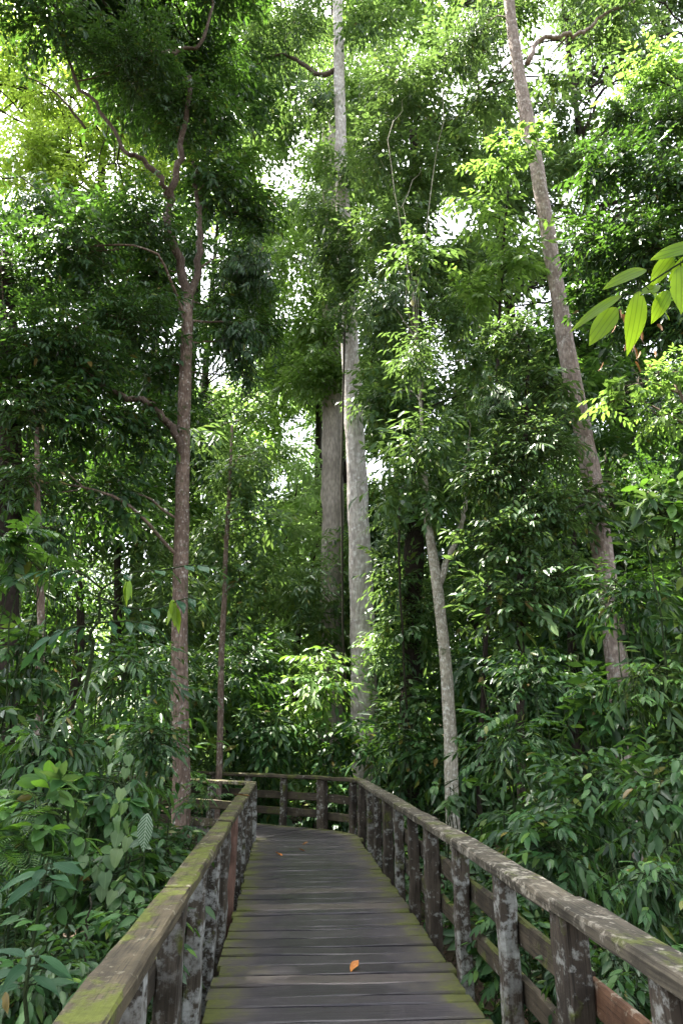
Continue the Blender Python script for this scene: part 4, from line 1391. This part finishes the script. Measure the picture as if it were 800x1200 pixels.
sh_px('broad leaved bush standing tall behind the heart leaved vine', 130, 935, 5.4, 46, 44, kind='whorl', leaf='near', L=0.17, n_single=10, seed=243)
sh_px('lighter broad leaved bush between the left edge and the heart leaved vine', 55, 960, 4.7, 46, 36, kind='whorl', leaf='near_light', L=0.13, n_single=8, seed=245, fill='mid')
sh_px('leafy bush leaning on the left handrail half way along it', 185, 1015, 5.6, 30, 40, leaf='near', L=0.12, n_single=8, seed=246)

# ---- sapling with large leaflets in front of the slender trunk
def place_leaves(root, base, specs, shape, mat, wl, stem_mb=None, lod=3, rng=None):
    for (p, d, L) in specs:
        me = leaf_mesh(shape, mat, 1.0, wl, int(rng.integers(0, 4)), lod)
        link('leaf', me, root, mat4(frame(d, (rng.normal(0, .2), rng.normal(-.25, .2), 1)), np.asarray(p) - base, L))


def big_leaf_sapling():
    rng = np.random.default_rng(71)
    Y = 6.0
    b = at(95, 900, Y + .3)
    base = np.array((b[0], b[1], float(ground_z(b[0], b[1]))))
    root = empty('sapling', base, 'sapling with long arching twigs of large blue green leaves and limp bright new ones', 'sapling')
    st = MB()
    stem = [base, at(100, 820, Y + .2), at(110, 740, Y + .1), at(120, 690, Y)]
    limb(st, [p - base for p in stem], .022, .012, rng, 6)
    arms = [[(120, 690), (150, 672), (190, 668), (225, 662), (245, 664)], [(118, 700), (150, 712), (185, 712), (215, 702), (232, 702)],
            [(120, 690), (95, 672), (65, 668), (40, 672)], [(112, 730), (140, 728), (165, 730), (180, 734)], [(112, 735), (85, 735), (60, 745), (45, 760)]]
    for ai, a in enumerate(arms):
        pts = smooth_path([at(x, y, Y - .12 * k + rng.normal(0, .04)) for k, (x, y) in enumerate(a)], 14)
        tube(st, pts - base, [.010, .004], 5, 0)
        n = 9
        for i in range(n):
            t = .2 + .8 * i / (n - 1)
            p = pts[min(13, int(t * 13))]
            ax = unit(pts[-1] - pts[0])
            side = 1 if i % 2 else -1
            d = ax * (.7 if i < n - 1 else 1.2) + np.array((0, -side * .75, -.12)) + np.array((0, 0, -.3 - .2 * rng.random()))
            place_leaves(root, base, [(p, d, rng.uniform(.16, .23))], 'ellip', 'near_shiny', .36, rng=rng)
    for (x, y), nl in (((150, 680), 4), ((203, 706), 6), ((208, 712), 3)):
        p = at(x, y, Y - .35)
        for k in range(nl):
            place_leaves(root, base, [(p + rng.normal(0, .012, 3), (rng.normal(0, .25), rng.normal(0, .2), -1), rng.uniform(.16, .24))], 'lance', 'limp', .26, rng=rng)
    st.build('stem', M['stem'], root)


big_leaf_sapling()


def heart_vine():
    rng = np.random.default_rng(81)
    Y = 4.6
    pts = [(146, 885), (141, 925), (139, 950), (143, 975), (140, 1000), (125, 1020), (118, 1045), (128, 1090)]
    W = [at(x, y, Y + .03 * math.sin(x)) for x, y in pts]
    base = W[-1].copy()
    base[2] = float(ground_z(base[0], base[1]))
    root = empty('climbing_vine', base, 'climbing vine with a column of pale heart shaped leaves on the left bank', 'vine')
    st = MB()
    limb(st, [p - base for p in W] + [np.zeros(3)], .004, .005, rng, 5)
    st.build('stem', M['stem'], root)
    for x, y, s in [(142, 930, 12), (135, 948, 13), (145, 946, 11), (140, 963, 14), (149, 968, 12), (139, 981, 14), (150, 987, 12), (140, 1002, 15), (128, 1008, 14), (115, 1022, 13), (124, 1029, 14), (106, 992, 9), (98, 1008, 11), (132, 900, 11), (148, 905, 10), (130, 880, 11), (143, 870, 12), (150, 890, 11), (120, 1045, 12), (134, 1050, 12)]:
        p = at(x, y - s * .45, Y - .08 + rng.normal(0, .03))
        d = (rng.normal(0, .25), rng.normal(-.35, .15), -1)
        place_leaves(root, base, [(p, d, s * Y / 800 * 1.15)], 'heart', 'heart', .92, rng=rng)
    return root


heart_vine()


def striped_plant():
    rng = np.random.default_rng(83)
    Y = 4.6
    b = at(176, 1060, Y)
    base = np.array((b[0], b[1], float(ground_z(b[0], b[1]))))
    root = empty('seedling', base, 'seedling bearing two dark leaves striped white along the veins, beside the heart leaved vine', 'seedling')
    st = MB()
    limb(st, [np.zeros(3), at(170, 1000, Y) - base, at(173, 955, Y - .05) - base], .006, .003, rng, 5)
    st.build('stem', M['stem'], root)
    for x, y, L, d in [(173, 953, .21, (.02, -.35, -1)), (168, 984, .09, (-.8, -.5, -.35)), (166, 988, .08, (.8, -.4, -.3))]:
        me = leaf_mesh('ellip', 'striped', 1.0, .45, 1, 3)
        link('leaf', me, root, mat4(frame(d, (0, -1, .4)), at(x, y, Y - .06) - base, L))


striped_plant()


def rosette(label, px_, py_, Y, n, L, mat, seed, shape='ellip', wl=.34, name='broadleaf_plant', cat='plant'):
    rng = np.random.default_rng(seed)
    c = at(px_, py_, Y)
    base = np.array((c[0], c[1] + .15, float(ground_z(c[0], c[1]))))
    root = empty(name, base, label, cat)
    st = MB()
    limb(st, [np.zeros(3), (c - base) * .6 + rng.normal(0, .04, 3), c - base], .014, .008, rng, 6)
    for k in range(n):
        a = k * 2.4
        d = np.array((math.cos(a), math.sin(a) * .8 - .25, rng.uniform(-.35, .25)))
        p = c + np.array((math.cos(a), math.sin(a), 0)) * L * .18 + np.array((0, 0, -k * L * .06))
        tube(st, np.array([c - base + np.array((0, 0, -k * L * .06)), p - base]), [.004, .003], 4)
        place_leaves(root, base, [(p, d, L * rng.uniform(.8, 1.1))], shape, mat, wl, rng=rng)
    st.build('stem', M['stem'], root)


rosette('plant with a rosette of large shiny leaves low on the left bank', 55, 1012, 3.7, 11, .17, 'near_dark', 84)
rosette('young plant with big drooping leaves in the bottom left corner', 35, 1120, 3.0, 10, .2, 'near_dark', 85, 'lance', .24)
rosette('young broad leaved plant growing below the left handrail', 105, 1140, 3.3, 9, .13, 'near', 86)
rosette('small shrub of light oval leaves against dark bush beyond the right handrail', 745, 1010, 5.2, 9, .10, 'near_light', 87)


def overhang():
    rng = np.random.default_rng(91)
    Y = 2.6
    root_p = np.array((2.75, 3.0, 0.0))
    base = np.array((root_p[0], root_p[1], float(ground_z(root_p[0], root_p[1]))))
    root = empty('overhanging_branch', base, 'overhanging twig of large backlit ribbed leaves entering from the right edge', 'sapling')
    st = MB()
    limb(st, [np.zeros(3), np.array((-.1, 0, 2.2)), at(900, 250, Y + .2) - base, at(800, 306, Y) - base], .025, .006, rng, 6)
    tube(st, smooth_path([at(800, 306, Y) - base, at(770, 325, Y) - base, at(748, 340, Y) - base, at(722, 352, Y) - base], 8), [.005, .0025], 5)
    st.build('stem', M['stem'], root)

    def lf(x0, y0, x1, y1, w, dz=0.0, roll=0.0, var=0, face=-1.0):
        p0, p1 = at(x0, y0, Y), at(x1, y1, Y + dz)
        d = p1 - p0
        L = np.linalg.norm(d)
        me = leaf_mesh('ellip', 'ribbed', 1.0, round(w * Y / 800 / L, 2), var, 3)
        fr = frame(d, (roll, face, .35))
        link('leaf', me, root, mat4(fr, p0 - base, L))
        tube(st2, np.array([p0 - base, at(x0 + (x0 - x1) * .12, y0 + (y0 - y1) * .12, Y) - base]), [.0025, .002], 4)
    st2 = MB()
    lf(722, 360, 690, 402, 30, 0.02, 0, 0)
    lf(728, 346, 673, 374, 14, -.15, 0, 1)
    lf(748, 340, 741, 410, 30, 0.05, 0, 2)
    lf(760, 340, 790, 342 + 30, 20, .08, 0, 3)
    lf(757, 316, 711, 327, 20, -.12, 0, 1)
    lf(752, 345, 775, 330, 18, .05, 0, 0)
    lf(783, 340, 764, 374, 22, .03, 0, 2)
    lf(788, 300, 762, 332, 24, .02, 0, 3)
    lf(797, 312, 800, 366, 32, .02, 0, 0)
    lf(825, 288, 768, 292, 26, -.1, 0, 1)
    lf(815, 300, 782, 322, 22, .04, 0, 2)
    lf(840, 300, 835, 360, 30, .04, 0, 3)
    st2.build('petiole', M['stem'], root)


overhang()

# ---- hanging dead leaves beneath the right crown, lianas
def liana(label, pts, r, seed, name='liana'):
    rng = np.random.default_rng(seed)
    W = [at(*p) for p in pts]
    mb = MB()
    tube(mb, smooth_path(W, 26) + np.cumsum(rng.normal(0, .006, (26, 3)), 0), [r, r * .8], 6, 0, .05, rng)
    tag(mb.build(name, M['twig']), label, 'vine')


liana('thin liana hanging straight down beside the smooth grey trunk', [(404, 380, 19), (401, 560, 19), (402, 720, 19), (404, 880, 19)], .035, 1)
liana('thin liana dangling from the high limb of the leaning tree', [(690, 30, 13), (695, 60, 13), (697, 100, 13)], .012, 2)
liana('slack liana looping through the leaves below the climber wrapped trunk', [(470, 520, 16), (466, 640, 16), (472, 740, 16), (480, 860, 16)], .03, 3)
liana('bare thin cane standing upright on the left bank', [(101, 1130, 4.2), (101, 1080, 4.2), (102, 1040, 4.2)], .006, 4, 'cane')


def dead_leaves():
    rng = np.random.default_rng(93)
    c = at(735, 375, 8.6)
    root = empty('dead_branch', c, 'broken twig of shrivelled pale brown leaves hanging under the right crown', 'branch')
    st = MB()
    for k in range(4):
        e = np.array((rng.normal(0, .15), rng.normal(0, .1), rng.uniform(-.7, -.25)))
        limb(st, [np.array((.3, 0, .5)), e * .3 + np.array((0, 0, .1)), e], .008, .004, rng, 4)
    st.build('twig', M['bark_rose'], root)
    for k in range(16):
        p = np.array((rng.normal(0, .2), rng.normal(0, .1), rng.uniform(-.7, .15)))
        me = leaf_mesh('ellip', 'brown', 1.0, .4, k % 4, 2)
        link('leaf', me, root, mat4(frame((rng.normal(0, .4), rng.normal(0, .4), -1), (1, 0, .3)), p, rng.uniform(.12, .2)))


dead_leaves()

# ---- fallen leaves on the deck
def fallen(label, px_, py_, L, seed, mat='orange', curl=True):
    d = ray(px_, py_)
    t = (0.004 - EYE) / d[2]
    p = np.array((0, 0, EYE)) + d * t
    mb = MB()
    v, l, tt, uv = leaf_geo(L, L * .42, 'ellip', 3, -.35, .9 if curl else .3, .5)
    v[:, 2] -= v[:, 2].min()
    mb.add(v, l, tt, 0, uv)
    o = mb.build('fallen_leaf', M[mat])
    tag(o, label, 'leaf', 'fallen leaves on the deck')
    o.matrix_local = mat4(frame((math.cos(seed), math.sin(seed), 0), (0, 0, 1)), p)


fallen('curled orange fallen leaf, the largest and nearest on the dark planks', 411, 1139, .13, 1.1)
fallen('small orange fallen leaf on the planks near the bend', 331, 1003, .13, 2.6)
fallen('tiny brown fallen leaf farthest along the planks toward the bend', 354, 990, .11, 0.4, 'brown')
fallen('tiny brown fallen leaf just right of the small orange one', 357, 997, .10, 3.4, 'brown')


def cap_leaf():
    mb = MB()
    v, l, tt, uv = leaf_geo(.2, .05, 'lance', 3, -.1, .5, .3)
    mb.add(v, l, tt, 0, uv)
    o = mb.build('fallen_leaf', M['brown'])
    tag(o, 'narrow reddish dead leaf lying across the left handrail near the bend', 'leaf', 'fallen leaves on the deck')
    p = deck_xy(9.5, -OUTR + .1)
    o.matrix_local = mat4(frame((-1, .1, 0), (0, 0, 1)), (p[0], p[1], CAP + .004))


cap_leaf()

# ---- litter on the forest floor
mb = MB()
rl = np.random.default_rng(17)
n = 5000
P = np.stack([rl.uniform(-9, 9, n), rl.uniform(1, 22, n), np.zeros(n)], 1)
P[:, 2] = ground_z(P[:, 0], P[:, 1]) + .02
lt = [(lambda g: (g[0], np.array(g[1]), np.array(g[2]), np.zeros(len(g[2]), int), g[3], 1))(leaf_geo(.13, .05, 'ellip', 1, q, .3)) for q in (-.3, .1, .3)]
a = rl.uniform(0, 6.28, n)
stamp(mb, lt, P, np.stack([np.cos(a), np.sin(a), rl.normal(0, .2, n)], 1), rl.uniform(.6, 1.4, n), rl)
tag(mb.build('leaf_litter', M['litter']), 'brown leaf litter lying on the forest floor', None, None, 'stuff')

# ---- knee-high ground cover on both banks
mb = MB()
rg = np.random.default_rng(23)
n = 3400
X = np.concatenate([-1.4 - 7.5 * rg.random(n // 2) ** 1.7, 1.5 + 7.5 * rg.random(n - n // 2) ** 1.7])
Yg = rg.uniform(1.0, 24, n)
X = X - 0.078 * Yg * 0.6
keep = []
for x, y in zip(X, Yg):
    q = np.array((x, y, 0)) - ORG
    s_, t_ = q.dot(HEAD), q.dot(RIGHT)
    q2 = np.array((x, y, 0)) - ORG2
    s2, t2 = q2.dot(H2), q2.dot(R2)
    keep.append(not (abs(t_) < 1.18 and s_ < 14.5) and not (abs(t2) < 1.4 and s2 > -1))
keep = np.array(keep)
X, Yg = X[keep], Yg[keep]
Pg = np.stack([X, Yg, ground_z(X, Yg) + rg.uniform(.05, .6, len(X))], 1)
a = rg.uniform(0, 6.28, len(X))
stamp(mb, templates('whorl', 'obov', 0.15, 1), Pg, np.stack([np.cos(a) * .6, np.sin(a) * .6, np.full(len(X), .8)], 1), rg.uniform(.7, 1.4, len(X)), rg)
tag(mb.build('ground_cover_foliage', [M['dark'], M['stem']]), 'knee high leafy ground cover on both banks of the boardwalk', None, None, 'stuff')

print('objects', len(scn.objects), 'tris', sum(sum(len(p.vertices) - 2 for p in []) + len(m.loops) - 2 * len(m.polygons) for m in bpy.data.meshes))
